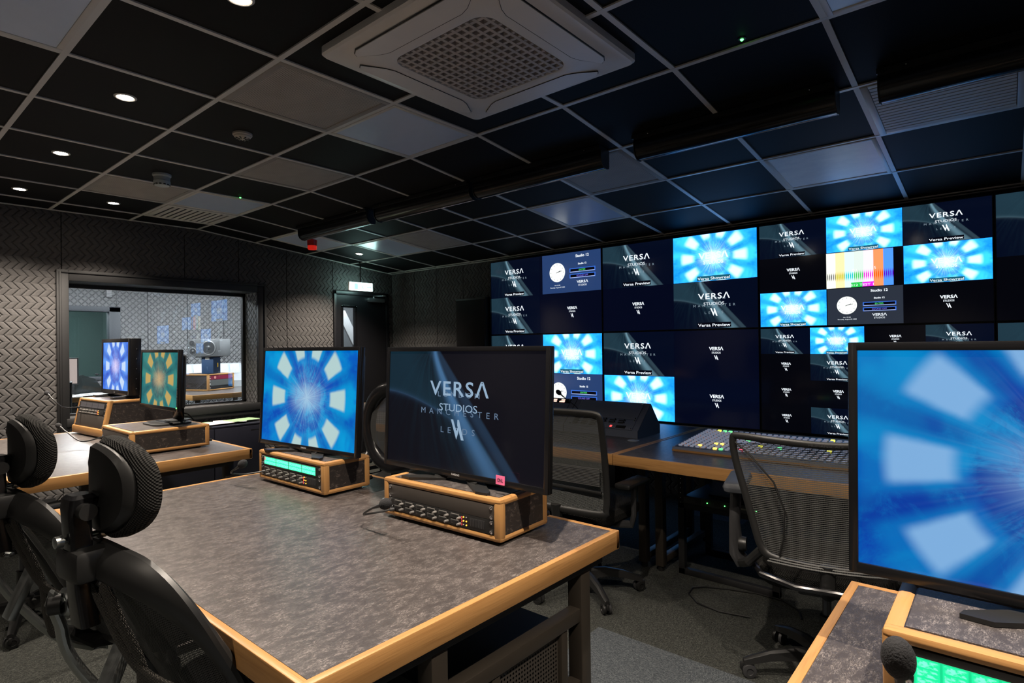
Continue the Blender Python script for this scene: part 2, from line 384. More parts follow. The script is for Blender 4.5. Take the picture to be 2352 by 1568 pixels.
def thing(name, label, cat, loc=(0, 0, 0), rot=(0, 0, 0), group=None):
    o = bpy.data.objects.new(name, None); COL.objects.link(o); o.location = loc; o.empty_display_size = .05
    o.rotation_euler = rot if isinstance(rot, (tuple, list)) else (0, 0, rot)
    return tag(o, label, cat, group)
def tag(o, label, cat, group=None):
    o['label'] = label; o['category'] = cat
    if group: o['group'] = group
    return o
def struct(o): o['kind'] = 'structure'; return o
def dup(root, loc, rot, label, group=None):
    r = root.copy(); COL.objects.link(r); r.location = loc; r.rotation_euler = rot if isinstance(rot, (tuple, list)) else (0, 0, rot)
    r['label'] = label
    if group: r['group'] = group
    for ch in list(root.children):
        c = ch.copy(); COL.objects.link(c); c.parent = r
        for g in ch.children:
            d = g.copy(); COL.objects.link(d); d.parent = c
    return r
def rrect(a, b, r, z, n=6):
    pts = []
    for cx, cy, s0 in ((a-r, b-r, 0), (-(a-r), b-r, pi/2), (-(a-r), -(b-r), pi), (a-r, -(b-r), 1.5*pi)):
        for i in range(n+1): t = s0+pi/2*i/n; pts.append((cx+r*cos(t), cy+r*sin(t), z))
    return pts
#PART2
# ================================================================ THE ROOM
SL = .1037; YF = 2.424; ZC = 2.57; XL = -6.25; YB = 4.88; XR = 2.1; YS = -2.3
X0, Y0 = -2.9008, .6239
def cz(y): return ZC if y <= YF else ZC-(y-YF)*tan(SL)
def cj(j): return Y0+.6*j if j <= 3 else YF+.6*(j-3)*cos(SL)
def build_room():
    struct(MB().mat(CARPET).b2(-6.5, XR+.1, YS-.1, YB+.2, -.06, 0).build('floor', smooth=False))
    m = MB().mat(TILE)
    m.prism([(XL-.1, YS-.1, ZC), (XL-.1, YF, ZC), (XL-.1, YB+.1, cz(YB+.1)), (XL-.1, YB+.1, 2.75), (XL-.1, YS-.1, 2.75)], (XR-XL+.2, 0, 0))
    struct(m.build('ceiling', smooth=False))
    # grid of T bars
    m = MB().mat(GRID)
    for k in range(-5, 9):
        x = X0+.6*k
        m.b2(x-.012, x+.012, YS, YF, ZC-.006, ZC+.001)
        m.prism([(x-.012, YF, ZC-.006), (x-.012, YB, cz(YB)-.006), (x-.012, YB, cz(YB)+.001), (x-.012, YF, ZC+.001)], (.024, 0, 0))
    for j in range(-4, 8):
        y = cj(j); z = cz(y)
        if XL and y < YB: m.b2(XL, XR, y-.012, y+.012, z-.0065, z+.001)
    m.b2(XL, XL+.024, YS, YF, ZC-.007, ZC+.001); m.b2(XL, XR, YB-.03, YB-.005, cz(YB)-.008, cz(YB))
    m.prism([(XL, YF, ZC-.007), (XL, YB, cz(YB)-.007), (XL, YB, cz(YB)+.001), (XL, YF, ZC+.001)], (.024, 0, 0))
    struct(m.build('trim_1', smooth=False))
    # window wall of foam panels
    m = MB().mat(MATT); D = .05
    def pan(y0, y1, z0, z1, zz1=None):
        g = .004; zz1 = z1 if zz1 is None else zz1
        m.prism([(XL, y0+g, z0), (XL, y1-g, z0), (XL, y1-g, zz1), (XL, y0+g, z1)], (-D, 0, 0))
    m.mat(HERY)
    tops = lambda a, b: (cz(a)+.02, cz(b)+.02)
    for a, b in ((YS, -.69), (-.69, .31), (.31, 1.309)): pan(a, b, 0, *tops(a, b))
    for a, b in ((1.309, 2.305), (2.305, 2.842)): pan(a, b, 2.0, *tops(a, b)); pan(a, b, 0, .70)
    t = tops(2.842, 3.385)
    m.prism([(XL, 2.846, 2.0), (XL, 3.06, 2.0), (XL, 3.06, .70), (XL, 2.846, .70), (XL, 2.846, 0), (XL, 3.381, 0), (XL, 3.381, t[1]), (XL, 2.846, t[0])], (-D, 0, 0))
    pan(3.385, 3.985, 0, *tops(3.385, 3.985)); pan(3.985, 4.80, 2.055, *tops(3.985, 4.80)); pan(4.80, YB, 0, *tops(4.8, YB))
    m.mat(MATT)
    for a, b, z0, z1 in ((YS, 1.33, 0, 2.5), (1.33, 3.06, 0, .69), (1.33, 3.06, 2.0, 2.5), (3.06, 3.97, 0, 2.4), (3.97, 4.80, 2.06, 2.38), (4.81, YB+.1, 0, 2.3)): m.b2(XL-D-.28, XL-D, a, b, z0, z1)
    struct(m.build('wall_left', smooth=False))
    # back wall
    m = MB().mat(HERX)
    xs = [-6.25, -5.79, -5.36, -4.90, -4.30, -3.3, -2.3, -1.3, -.3, .7, XR]
    for a, b in zip(xs, xs[1:]): m.b2(a+.004, b-.004, YB, YB+.05, 0, 2.34)
    m.mat(MATT).b2(XL-.05, XR+.1, YB+.05, YB+.2, 0, 2.5)
    struct(m.build('wall_back', smooth=False))
    struct(MB().mat(HERY).b2(XR, XR+.15, YS, YB, 0, 2.6).build('wall_right', smooth=False))
    struct(MB().mat(HERX).b2(XL, XR, YS-.15, YS, 0, 2.6).build('wall_front', smooth=False))
    struct(MB().mat(MATT).b2(XL, XL+.015, YS, 1.25, 0, .09).b2(XL, XL+.015, 3.16, 3.95, 0, .09).build('baseboard_left', smooth=False))
    struct(MB().mat(MATT).b2(XL+.02, -4.4, YB-.015, YB, 0, .09).build('baseboard_back', smooth=False))
build_room()

def build_window():
    m = MB().mat(MATT)
    y0, y1, z0, z1 = 1.355, 3.04, .70, 1.965
    for a, b, c, d in ((1.268, 1.355, .635, 2.06), (3.04, 3.137, .635, 2.06)): m.b2(XL-.02, XL+.022, a, b, c, d, .004)
    m.b2(XL-.02, XL+.021, 1.3555, 3.0395, 1.965, 2.0595, .004)
    for a, b in ((1.285, 1.30), (3.105, 3.12)): m.b2(XL+.02, XL+.032, a, b, .635, 2.045, .003)
    m.b2(XL+.02, XL+.031, 1.301, 3.104, 2.03, 2.0445, .003)
    # inner glazing frame
    for a, b, c, d in ((1.355, 1.385, .74, 1.965), (3.01, 3.04, .74, 1.965)): m.b2(-6.58, -6.53, a, b, c, d)
    m.b2(-6.58, -6.53, 1.355, 3.04, 1.93, 1.965); m.b2(-6.58, -6.53, 1.355, 3.04, .74, .77)
    m.b2(-6.56, XL-.021, 1.355, 3.04, 1.965, 1.99); m.b2(-6.56, XL-.021, 1.34, 1.355, .70, 1.99)
    struct(m.build('window_1'))
    root = bpy.data.objects['window_1']
    MB().mat(GLASS).b2(-6.557, -6.551, 1.385, 3.01, .77, 1.93).build('window_pane', root, smooth=False)
    MB().mat(QUILT).b2(-6.53, XL-.005, 3.04, 3.06, .74, 1.965).build('window_reveal', root, smooth=False)
    MB().mat(QUILT).b2(-6.54, XL-.02, 1.355, 3.04, .70, .752, .01).mat(MATT).b2(XL-.02, XL+.03, 1.33, 3.06, .68, .757, .008).b2(XL-.0, XL+.02, 1.33, 3.06, .635, .68, .004).build('window_sill', root)
build_window()

def build_door():
    m = MB().mat(plain('black_door_paint', (.008, .008, .010), .4))
    x = XL+.005
    m.b2(x-.06, x+.02, 3.985, 4.02, 0, 2.045, .004); m.b2(x-.06, x+.02, 4.77, 4.805, 0, 2.045, .004); m.b2(x-.06, x+.02, 3.985, 4.805, 2.0, 2.045, .004)
    root = struct(m.build('door_1'))
    m = MB().mat(plain('black_door_paint', (.008, .008, .010), .4)); a, b, c, d = 4.11, 4.30, 1.20, 1.85
    m.b2(x-.05, x, 4.022, a, 0, 1.998); m.b2(x-.05, x, b, 4.768, 0, 1.998); m.b2(x-.05, x, a, b, 0, c); m.b2(x-.05, x, a, b, d, 1.998)
    m.build('door_leaf', root, smooth=False)
    m = MB().mat(GLOSS)
    for q in ((a-.02, a+.01, c-.02, d+.02), (b-.01, b+.02, c-.02, d+.02), (a-.02, b+.02, d-.01, d+.02), (a-.02, b+.02, c-.02, c+.01)): m.b2(x, x+.01, *q, .003)
    m.build('vision_panel_frame', root)
    m = MB().mat(GLASS).b2(x-.03, x-.025, a, b, c, d).build('vision_panel_glass', root, smooth=False)
    for q in ((a-.01, d+.01), (b+.01, d+.01), (a-.01, c-.01), (b+.01, c-.01)): MB().mat(CHROME).sphere((x+.011, q[0], q[1]), .004, 8).build('screw', root)
    m = MB().mat(plain('silver_closer_metal', (.42, .44, .46), .35, .9)).b2(x, x+.055, 4.48, 4.72, 1.925, 1.975, .006)
    m.cyl((x+.03, 4.56, 1.975), (x+.03, 4.56, 1.995), .012); m.box((x+.10, 4.60, 2.0), (.16, .02, .006), .002, rot=Matrix.Rotation(R(35), 3, 'Z')); m.box((x+.09, 4.66, 2.006), (.18, .018, .006), .002, rot=Matrix.Rotation(R(-38), 3, 'Z'))
    m.build('door_closer', root)
    MB().mat(CHROME).cyl((x, 4.09, 1.02), (x+.05, 4.09, 1.02), .011).cyl((x+.05, 4.09, 1.02), (x+.05, 4.20, 1.02), .010).build('door_handle', root)
    # what the vision panel looks into
    g = plain('corridor_grey_paint', (.05, .055, .06), .8)
    struct(MB().mat(g).b2(-8.5, -8.4, 4.85, 6.6, 0, 2.5).mat(MATT).b2(-8.5, XL-.4, 6.6, 6.7, 0, 2.5).build('wall_corridor', smooth=False))
    struct(MB().mat(plain('corridor_stair_rail', (.35, .36, .37), .6)).prism([(-7.6, 4.9, 1.9), (-7.6, 5.05, 1.9), (-7.6, 5.6, .9), (-7.6, 5.45, .9)], (-.04, 0, 0)).build('trim_2', smooth=False))
build_door()

# ---------------------------------------------------------------- ceiling fittings
def cell(name, label, cat, k, j, group=None):
    x = X0+.6*(k+.5); y = (cj(j)+cj(j+1))/2
    return thing(name, label, cat, (x, y, cz(y)-.0015), (-SL if j >= 3 else 0, 0, 0), group)
PERFG, LGTG = 'perforated ceiling tiles', 'square ceiling light panels'
def edge_frame(m, a, w, z0, z1):
    m.b2(-a, -a+w, -a, a, z0, z1, .002); m.b2(a-w, a, -a, a, z0, z1, .002); m.b2(-a+w, a-w, -a, -a+w, z0, z1, .002); m.b2(-a+w, a-w, a-w, a, z0, z1, .002)
for k, j, lab in ((0, -1, 'unlit opal square ceiling panel in the top left corner, above the row of spotlights'),
                  (0, 2, 'unlit opal square ceiling panel touching the perforated tile beside the air conditioning unit'),
                  (-4, 2, 'unlit opal square ceiling panel beside the slatted air vent'),
                  (4, 2, 'unlit pale blue ceiling panel cut off by the top edge, right of the green indicator'),
                  (0, 5, 'unlit blue-lit square ceiling panel in front of the leftmost screens'),
                  (3, 5, 'cloudy pale square ceiling panel above the right-hand bright screens'),
                  (-4, 5, 'square pale blue ceiling panel next to the spotlight by the emergency exit sign'),
                  (-5, 4, 'plain whitish square ceiling tile carrying the red beacon')):
    r = cell('ceiling_light_panel', lab, 'light panel', k, j, LGTG)
    m = MB().mat(FRAMEW); edge_frame(m, .288, .022, -.007, 0); m.build('panel_frame', r)
    if (k, j) == (3, 5):
        t = NT('cloudy_opal_diffuser'); c, x, y, z = t.xyz(); n = t.noise(t.scl(c, (3, 6, 1)), 1.4, 5, .7, 1.2)
        t.set(col=t.mix(n, (.62, .66, .72), (.95, .97, .95)), rough=.4); mm = t.m
    else: mm = DIFF
    MB().mat(mm).b2(-.266, .266, -.266, .266, -.004, 0).build('diffuser', r, smooth=False)
for k, j, lab in ((0, 1, 'large perforated square ceiling tile just left of the air conditioning unit'),
                  (-2, 2, 'perforated square ceiling tile in the middle, behind the flat smoke detector'),
                  (-4, 1, 'perforated square ceiling tile behind the hanging smoke detector'),
                  (1, 4, 'perforated greenish ceiling tile behind the third black housing'),
                  (-3, 5, 'perforated dark ceiling tile beside the pale blue one near the far corner')):
    r = cell('perforated_ceiling_tile', lab, 'ceiling tile', k, j, PERFG)
    m = MB().mat(plain('brown_grey_tile_frame', (.30, .28, .255), .6)); edge_frame(m, .288, .03, -.006, 0); m.build('tile_frame', r)
    MB().mat(PERF).b2(-.258, .258, -.258, .258, -.003, 0).build('perforated_sheet', r, smooth=False)
# slatted air vent
r = cell('air_vent', 'white slatted air vent in the ceiling near the far left wall', 'vent', -5, 2)
m = MB().mat(FRAMEW); edge_frame(m, .288, .05, -.012, 0); m.build('vent_frame', r)
m = MB().mat(INK)
m.mats.clear(); m.mat(MATT).b2(-.24, .24, -.24, .24, -.003, 0).build('vent_cavity', r, smooth=False)
for i in range(9):
    y = -.205+i*.051
    MB().mat(FRAMEW).box((0, y, -.010), (.47, .026, .003), rot=Matrix.Rotation(R(-12), 3, 'X')).build('vent_slat', r, smooth=False)
# wooden looking slatted grille at top right
r = cell('slatted_return_grille', 'slatted rectangular return grille between the rightmost black housing and the screens', 'vent', 4, 4)
m = MB().mat(FRAMEW); edge_frame(m, .288, .03, -.008, 0); m.build('grille_frame', r)
MB().mat(plain('brown_filter', (.16, .11, .07), .9)).b2(-.258, .258, -.258, .258, -.003, 0).build('grille_filter', r, smooth=False)
for i in range(16):
    y = -.245+i*.0327
    MB().mat(plain('tan_grille_slat', (.62, .58, .52), .5)).b2(-.255, .255, y-.0125, y+.0125, -.010, -.005).build('grille_slat', r, smooth=False)

# air conditioning cassette
def build_ac():
    r = thing('ceiling_air_conditioner', 'large white square four-way ceiling air conditioning unit with a round-cornered mesh grille', 'air conditioner', (-1.635, 1.75, ZC))
    m = MB().mat(ACW)
    rings = [rrect(.47, .46, .03, 0), rrect(.47, .46, .03, -.028), rrect(.462, .452, .03, -.036), rrect(.425, .415, .13, -.040), rrect(.415, .405, .13, -.047),
             rrect(.27, .27, .07, -.052), rrect(.262, .262, .065, -.050), rrect(.258, .258, .062, -.02)]
    m.loft(rings, cap=False); m.build('housing', r)
    MB().mat(INK).loft([rrect(.258, .258, .062, -.021), rrect(.258, .258, .062, -.0205)]).build('intake_cavity', r, smooth=False)
    m = MB().mat(plain('grille_plastic', (.50, .45, .42), .5)); n = 14
    def half(v):    # clip bars to the rounded square
        a = .258; rr = .062
        if abs(v) <= a-rr: return a
        return a-rr+math.sqrt(max(0, rr*rr-(abs(v)-(a-rr))**2))
    for i in range(n):
        v = -.258+(i+.5)*.516/n
        h = half(v); m.b2(v-.0065, v+.0065, -h, h, -.050, -.030); m.b2(-h, h, v-.0065, v+.0065, -.049, -.030)
    m.build('intake_grille', r, smooth=False)
    for q in range(4):
        M = Matrix.Rotation(q*pi/2, 4, 'Z')
        pts = [(-.29, .408), (.29, .408), (.315, .395), (.325, .378), (.24, .325), (.20, .312), (-.20, .312), (-.24, .325), (-.325, .378), (-.315, .395)]
        m = MB().mat(ACW).at(M); m.prism([(x, y, -.0535) for x, y in pts], (0, 0, .004))
        m.at(M).mat(BLACK).tube([(-.325, .379, -.051), (-.315, .396, -.050), (-.29, .4095, -.048), (.29, .4095, -.048), (.315, .396, -.050), (.325, .379, -.051)], .0028, 6)
        m.tube([(-.325, .377, -.0515), (-.24, .3235, -.0525), (-.20, .3105, -.0525), (.20, .3105, -.0525), (.24, .3235, -.0525), (.325, .377, -.0515)], .0014, 6)
        m.build('louvre_flap', r)
    m = MB().mat(plain('logo_grey', (.05, .05, .06), .4)).at(Matrix.Translation((-.30, 0, 0)))
    m = MB().mat(plain('logo_grey', (.05, .05, .06), .4)); m.lathe((-.325, .045, -.0525), (0, 0, -1), [(.008, 0), (.008, .0008)], 16)
    m.text('LG', (-.325, .022, -.0535), .010, right=(0, -1, 0), up=(1, 0, 0), bold=.02); m.build('maker_badge', r, smooth=False)
build_ac()

# downlights
DLG = 'small round recessed spotlights'
def downlight(k, j, lab, first=[]):
    x = X0+.6*(k+.5); y = (cj(j)+cj(j+1))/2; rot = (-SL if j >= 3 else 0, 0, 0)
    if not first:
        r = thing('ceiling_spotlight', lab, 'spotlight', (x, y, cz(y)-.001), rot, DLG)
        MB().mat(plain('spot_trim', (.5, .48, .45), .4)).lathe((0, 0, 0), (0, 0, -1), [(.030, 0), (.048, 0), (.048, .003), (.040, .006), (.034, .004), (.030, .0)], 28).build('trim_ring', r)
        MB().mat(emis('warm_lamp_lens', (1, .86, .70), 60)).lathe((0, 0, 0), (0, 0, -1), [(.0, .002), (.033, .002), (.033, .0045), (0, .0045)], 24).build('lens', r)
        first.append(r)
    else: r = dup(first[0], (x, y, cz(y)-.001), rot, lab)
    l = bpy.data.lights.new('lamp_glow', 'SPOT'); l.energy = SPOT_W; l.color = (1, .87, .73); l.spot_size = R(118); l.spot_blend = .75; l.shadow_soft_size = .022
    o = bpy.data.objects.new('lamp_glow', l); COL.objects.link(o); o.location = (x, y, cz(y)-.014); o.rotation_euler = rot; o.parent = None
    o.parent = r; o.location = (0, 0, -.013); o.rotation_euler = (0, 0, 0)
for k, j, lab in ((1, 0, 'glaring spotlight at the top edge of the photo'), (-1, 0, 'largest fully visible glaring spotlight, left of the perforated tile'),
                  (-3, 0, 'glaring spotlight second from the window wall in the row at upper left'), (-5, 0, 'glaring spotlight at the far left edge, nearest the window wall'),
                  (-5, 1, 'small spotlight left of the slatted air vent'), (-5, 5, 'small spotlight above the lit exit sign'),
                  (3, 0, 'spotlight above the right end of the middle desk, out of frame'), (5, 0, 'spotlight above the right desk, out of frame'), (-3, -4, 'spotlight behind the camera, left'), (3, -4, 'spotlight behind the camera, right')):
    downlight(k, j, lab)

# smoke detectors
r = thing('smoke_detector', 'round cream smoke detector flat on a black tile in front of the perforated tile', 'smoke detector', (-3.275, 1.519, ZC))
MB().mat(CREAM).lathe((0, 0, 0), (0, 0, -1), [(.052, 0), (.052, .010), (.046, .014), (.044, .020), (.030, .030), (0, .031)], 28).build('detector_body', r)
m = MB().mat(BLACK)
for i in range(8): a = i*pi/4; m.box((.026*cos(a), .026*sin(a), -.0305), (.026, .006, .004), rot=Matrix.Rotation(a, 3, 'Z'))
m.build('detector_vents', r)
r = thing('smoke_detector', 'deep hanging smoke detector with a stepped collar further left', 'smoke detector', (-4.45, 1.50, ZC))
MB().mat(plain('pale_blue_grey_plastic', (.42, .48, .48), .4)).lathe((0, 0, 0), (0, 0, -1), [(.058, 0), (.058, .012), (.050, .022), (.050, .045), (.052, .048), (.052, .066), (.045, .080), (.03, .085), (0, .086)], 28).build('detector_body', r)
m = MB().mat(BLACK)
for i in range(12): a = i*pi/6; m.box((.046*cos(a), .046*sin(a), -.074), (.008, .014, .008), rot=Matrix.Rotation(a, 3, 'Z'))
m.build('detector_vents', r)
for x, y, lab in ((-.786, 2.368, 'green indicator light in the ceiling, upper right'), (-4.668, 2.142, 'tiny green indicator light in the ceiling beside the pale panel'), ):
    r = thing('ceiling_indicator', lab, 'indicator light', (x, y, ZC))
    MB().mat(BLACK).lathe((0, 0, 0), (0, 0, -1), [(.016, 0), (.016, .003), (.010, .004), (0, .004)], 16).build('indicator_ring', r)
    MB().mat(GREENL).sphere((0, 0, -.004), .007, 10).build('indicator_lens', r)
# red beacon
r = thing('fire_alarm_beacon', 'red fire alarm beacon hanging under the ceiling at the end of the black housings', 'beacon', (-5.52, 3.28, cz(3.28)))
RED = plain('red_beacon_plastic', (.45, .01, .01), .3); REDG = emis('red_beacon_lens', (.8, .02, .01), .5)
MB().mat(RED).lathe((0, 0, 0), (0, 0, -1), [(.030, 0), (.052, .0), (.052, .008), (.050, .012), (.050, .060), (.048, .065), (0, .065)], 24).build('beacon_base', r)
MB().mat(REDG).lathe((0, 0, -.065), (0, 0, -1), [(.046, 0), (.046, .030), (.040, .040), (0, .040)], 24).build('beacon_lens', r)

# black curved housings in a row below the ceiling
HG = 'black housings in a row below the ceiling'
def housing(x0, x1, lab):
    y = 2.98; r = thing('blind_housing', lab, 'ceiling housing', ((x0+x1)/2, y, cz(y)), (0, 0, 0), HG)
    h = (x1-x0)/2; prof = [(-.045, -.0), (-.052, -.03), (-.050, -.075), (-.036, -.10), (-.012, -.116), (.014, -.118), (.030, -.112), (.034, -.10), (.034, -.0)]
    m = MB().mat(GLOSS).loft([[(sx, a, b) for a, b in prof] for sx in (-h+.004, h-.004)]); m.build('housing_shell', r)
    for sx in (-h, h-.005):
        e = [(sx, a*1.08, b*1.05) for a, b in prof]; MB().mat(BLACK).prism(e, (.005, 0, 0)).build('end_cap', r)
    MB().mat(BLACK).b2(-h, h, -.075, -.045, -.018, .004).build('mounting_rail', r)
    MB().mat(plain('silver_blind_bar', (.55, .58, .7), .22, 1.0)).cyl((-h+.01, .030, -.112), (h-.01, .030, -.112), .0045, n=10).build('blind_bar', r)
    for sx in (-.8*h, .8*h): MB().mat(CHROME).sphere((sx, -.076, -.008), .004, 8).build('screw', r)
for a, b, lab in ((-5.18, -4.07, 'leftmost black curved housing, next to the red beacon'), (-3.975, -2.87, 'second black curved housing from the left, with a blue glint along its edge'),
                  (-2.835, -1.785, 'third black curved housing from the left, beside the greenish perforated tile'), (-1.575, -.565, 'fourth black curved housing, with a small white glint above it'),
                  (-.405, .66, 'rightmost black curved housing, cut off by the right edge of the photo')): housing(a, b, lab)
for x, lab in ((X0+.6*2, 'tiny bright white pin light above the fourth black housing'), ):
    pass
# exit sign
r = thing('exit_sign', 'bright white lit emergency exit sign hanging on a rod in front of the door', 'exit sign', (-6.0, 4.21, cz(4.21)))
MB().mat(BLACK).cyl((0, 0, 0), (0, 0, -.27), .008).lathe((0, 0, 0), (0, 0, -1), [(.02, 0), (.02, .012), (.009, .02)]).build('hanging_rod', r)
MB().mat(plain('sign_housing', (.5, .52, .52), .4)).box((0, 0, -.30), (.03, .348, .115), .012).build('sign_housing', r)
t = NT('lit_exit_sign_face'); t.set(col=(.5, .6, .6), em=(.62, 1.0, .96), es=15.0)
m = MB().mat(t.m)
for sx in (-1, 1): m.box((sx*.016, 0, -.30), (.004, .328, .096), .002)
m.build('lit_face', r)
m = MB().mat(emis('exit_sign_pictogram', (.12, .75, .50), 5))
for sx in (-1, 1):
    x = sx*.0188; f = sx
    m.box((x, -.075, -.30), (.001, .05, .07)); m.box((x, .02*f, -.275), (.001, .012, .012)); m.box((x, .02*f, -.300), (.001, .014, .034), rot=Matrix.Rotation(R(15*f), 3, 'X'))
    m.box((x, .03*f, -.325), (.001, .010, .03), rot=Matrix.Rotation(R(40*f), 3, 'X')); m.box((x, .008*f, -.325), (.001, .010, .03), rot=Matrix.Rotation(R(-35*f), 3, 'X'))
    m.box((x, .10, -.30), (.001, .05, .014)); m.prism([(x, .12, -.275), (x, .15, -.30), (x, .12, -.325)], (.001*f, 0, 0))
m.build('pictogram', r, smooth=False)
#PART3
# ================================================================ SCREENS
# all picture helpers draw in the local XZ plane facing -Y, (x, z) = centre, w x h = size
def q_(m, mat, x, z, w, h, y): m.mat(mat).quad((x-w/2, y, z-h/2), (x+w/2, y, z-h/2), (x+w/2, y, z+h/2), (x-w/2, y, z+h/2))
def va(m, mat, x, z, h, y):
    m.mat(mat); w = h*.95
    def P_(pts): m.poly([(x+(a-.5)*w, y, z+(b-.5)*h) for a, b in pts])
    P_([(0, 1), (.44, 0), (.44, .42), (.18, 1)]); P_([(.46, 0), (.56, 0), (.56, .45), (.46, .45)]) if False else None
    P_([(.44, 0), (.58, .34), (.58, .70), (.44, .42)]); P_([(.50, 1), (.62, 1), (1, 0), (.80, 0), (.50, .72)])
def preview(m, x, z, w, h, y, mat, cap=True, t1=None, t2=None, sub=True):
    t1 = t1 or WHITE_T; t2 = t2 or GREY_T
    q_(m, mat, x, z, w, h, y); top = z+h/2; y -= .0006
    m.mat(t2)
    if sub:
        m.text('LONDON', (x, y, top-.365*h), .045*h, .27*w, space=1.6); m.text('MANCHESTER', (x, y, top-.515*h), .05*h, .50*w, space=2.0); m.text('LEEDS', (x, y, top-.665*h), .05*h, .22*w, space=2.0)
    y -= .0006; m.mat(t1); m.text('VERS\u039b', (x, y, top-.315*h), .12*h, .38*w, bold=.012, space=1.15); m.text('STUDIOS', (x, y, top-.475*h), .062*h, .245*w)
    va(m, t1, x+.0*w, top-.655*h, .165*h, y)
    if cap: y -= .0004; q_(m, INK, x, top-.925*h, .40*w, .10*h, y); m.mat(WHITE_T).text('Versa Preview', (x, y-.0005, top-.93*h), .060*h, .385*w, bold=.012)
def wheel(m, x, z, w, h, y, mat, cap=True):
    q_(m, mat, x, z, w, h, y)
    if cap:
        m.mat(emis('washed_white_lettering', (.85, 1.05, 1.1), 1.1)).text('VERS\u039b', (x, y-.0005, z+.04*h), .13*h, .36*w, bold=.03); m.text('STUDIOS', (x, y-.0005, z-.10*h), .08*h, .24*w, bold=.03)
        q_(m, emis('caption_strip', (.01, .12, .18), 1), x, z-.44*h, .40*w, .10*h, y-.0004); m.mat(WHITE_T).text('Versa Showreel', (x, y-.001, z-.445*h), .060*h, .385*w, bold=.008)
def logo(m, x, z, s, y):
    m.mat(WHITE_T).text('VERS\u039b', (x, y, z+.34*s), .22*s, 1.0*s, bold=.03); m.text('STUDIOS', (x, y, z+.06*s), .13*s, .62*s, bold=.01); va(m, WHITE_T, x, z-.28*s, .32*s, y)
def clock(m, x, z, w, h, y, bg):
    q_(m, bg, x, z, w, h, y); L = x-w/2; top = z+h/2; y -= .0005
    cx, cz_, r = L+.27*w, top-.47*h, .245*h
    m.mat(CLOCKF).poly([(cx+r*cos(2*pi*i/40), y, cz_+r*sin(2*pi*i/40)) for i in range(40)])
    m.mat(emis('clock_ink', (.10, .10, .12), .8)); y2 = y-.0005
    for i in range(12):
        a = 2*pi*i/12; m.box((cx+r*.82*cos(a), y2, cz_+r*.82*sin(a)), (.03*h, .0004, .008*h), rot=Matrix.Rotation(-a, 3, 'Y'))
    for a, l_, t_ in ((R(12), .62, .010), (R(20), .45, .014), (R(-160), .15, .014)):
        m.box((cx+r*l_/2*cos(a), y2, cz_+r*l_/2*sin(a)), (r*l_, .0005, t_*h), rot=Matrix.Rotation(-a, 3, 'Y'))
    m.mat(WHITE_T); m.text('14:12:20', (cx, y, top-.80*h), .028*h, .10*w); m.text('Thursday, August 07, 2025', (cx, y, top-.855*h), .026*h, .26*w, bold=.01)
    rx = L+.70*w; m.text('Studio 12', (rx, y, top-.10*h), .065*h, .22*w, bold=.025); m.text('Studio 12', (rx, y, top-.30*h), .042*h, .14*w, bold=.03)
    for zz, txt, mt in ((.455, 'ENTER', GRN_T), (.60, 'SOUND OFF', VIO_T)):
        q_(m, RIMB, rx, top-zz*h, .43*w, .105*h, y); q_(m, emis('pale_button_rim', (.6, .7, 1), .9), rx, top-(zz+.04)*h, .41*w, .012*h, y-.0003); q_(m, INK, rx, top-zz*h, .40*w, .065*h, y-.0005); m.mat(mt).text(txt, (rx, y-.001, top-zz*h), .038*h, .11*w if txt == 'ENTER' else .19*w)
    m.mat(WHITE_T).text('VERS\u039b', (rx, y, top-.75*h), .065*h, .19*w, bold=.02); m.text('STUDIOS', (rx, y, top-.835*h), .045*h, .14*w)

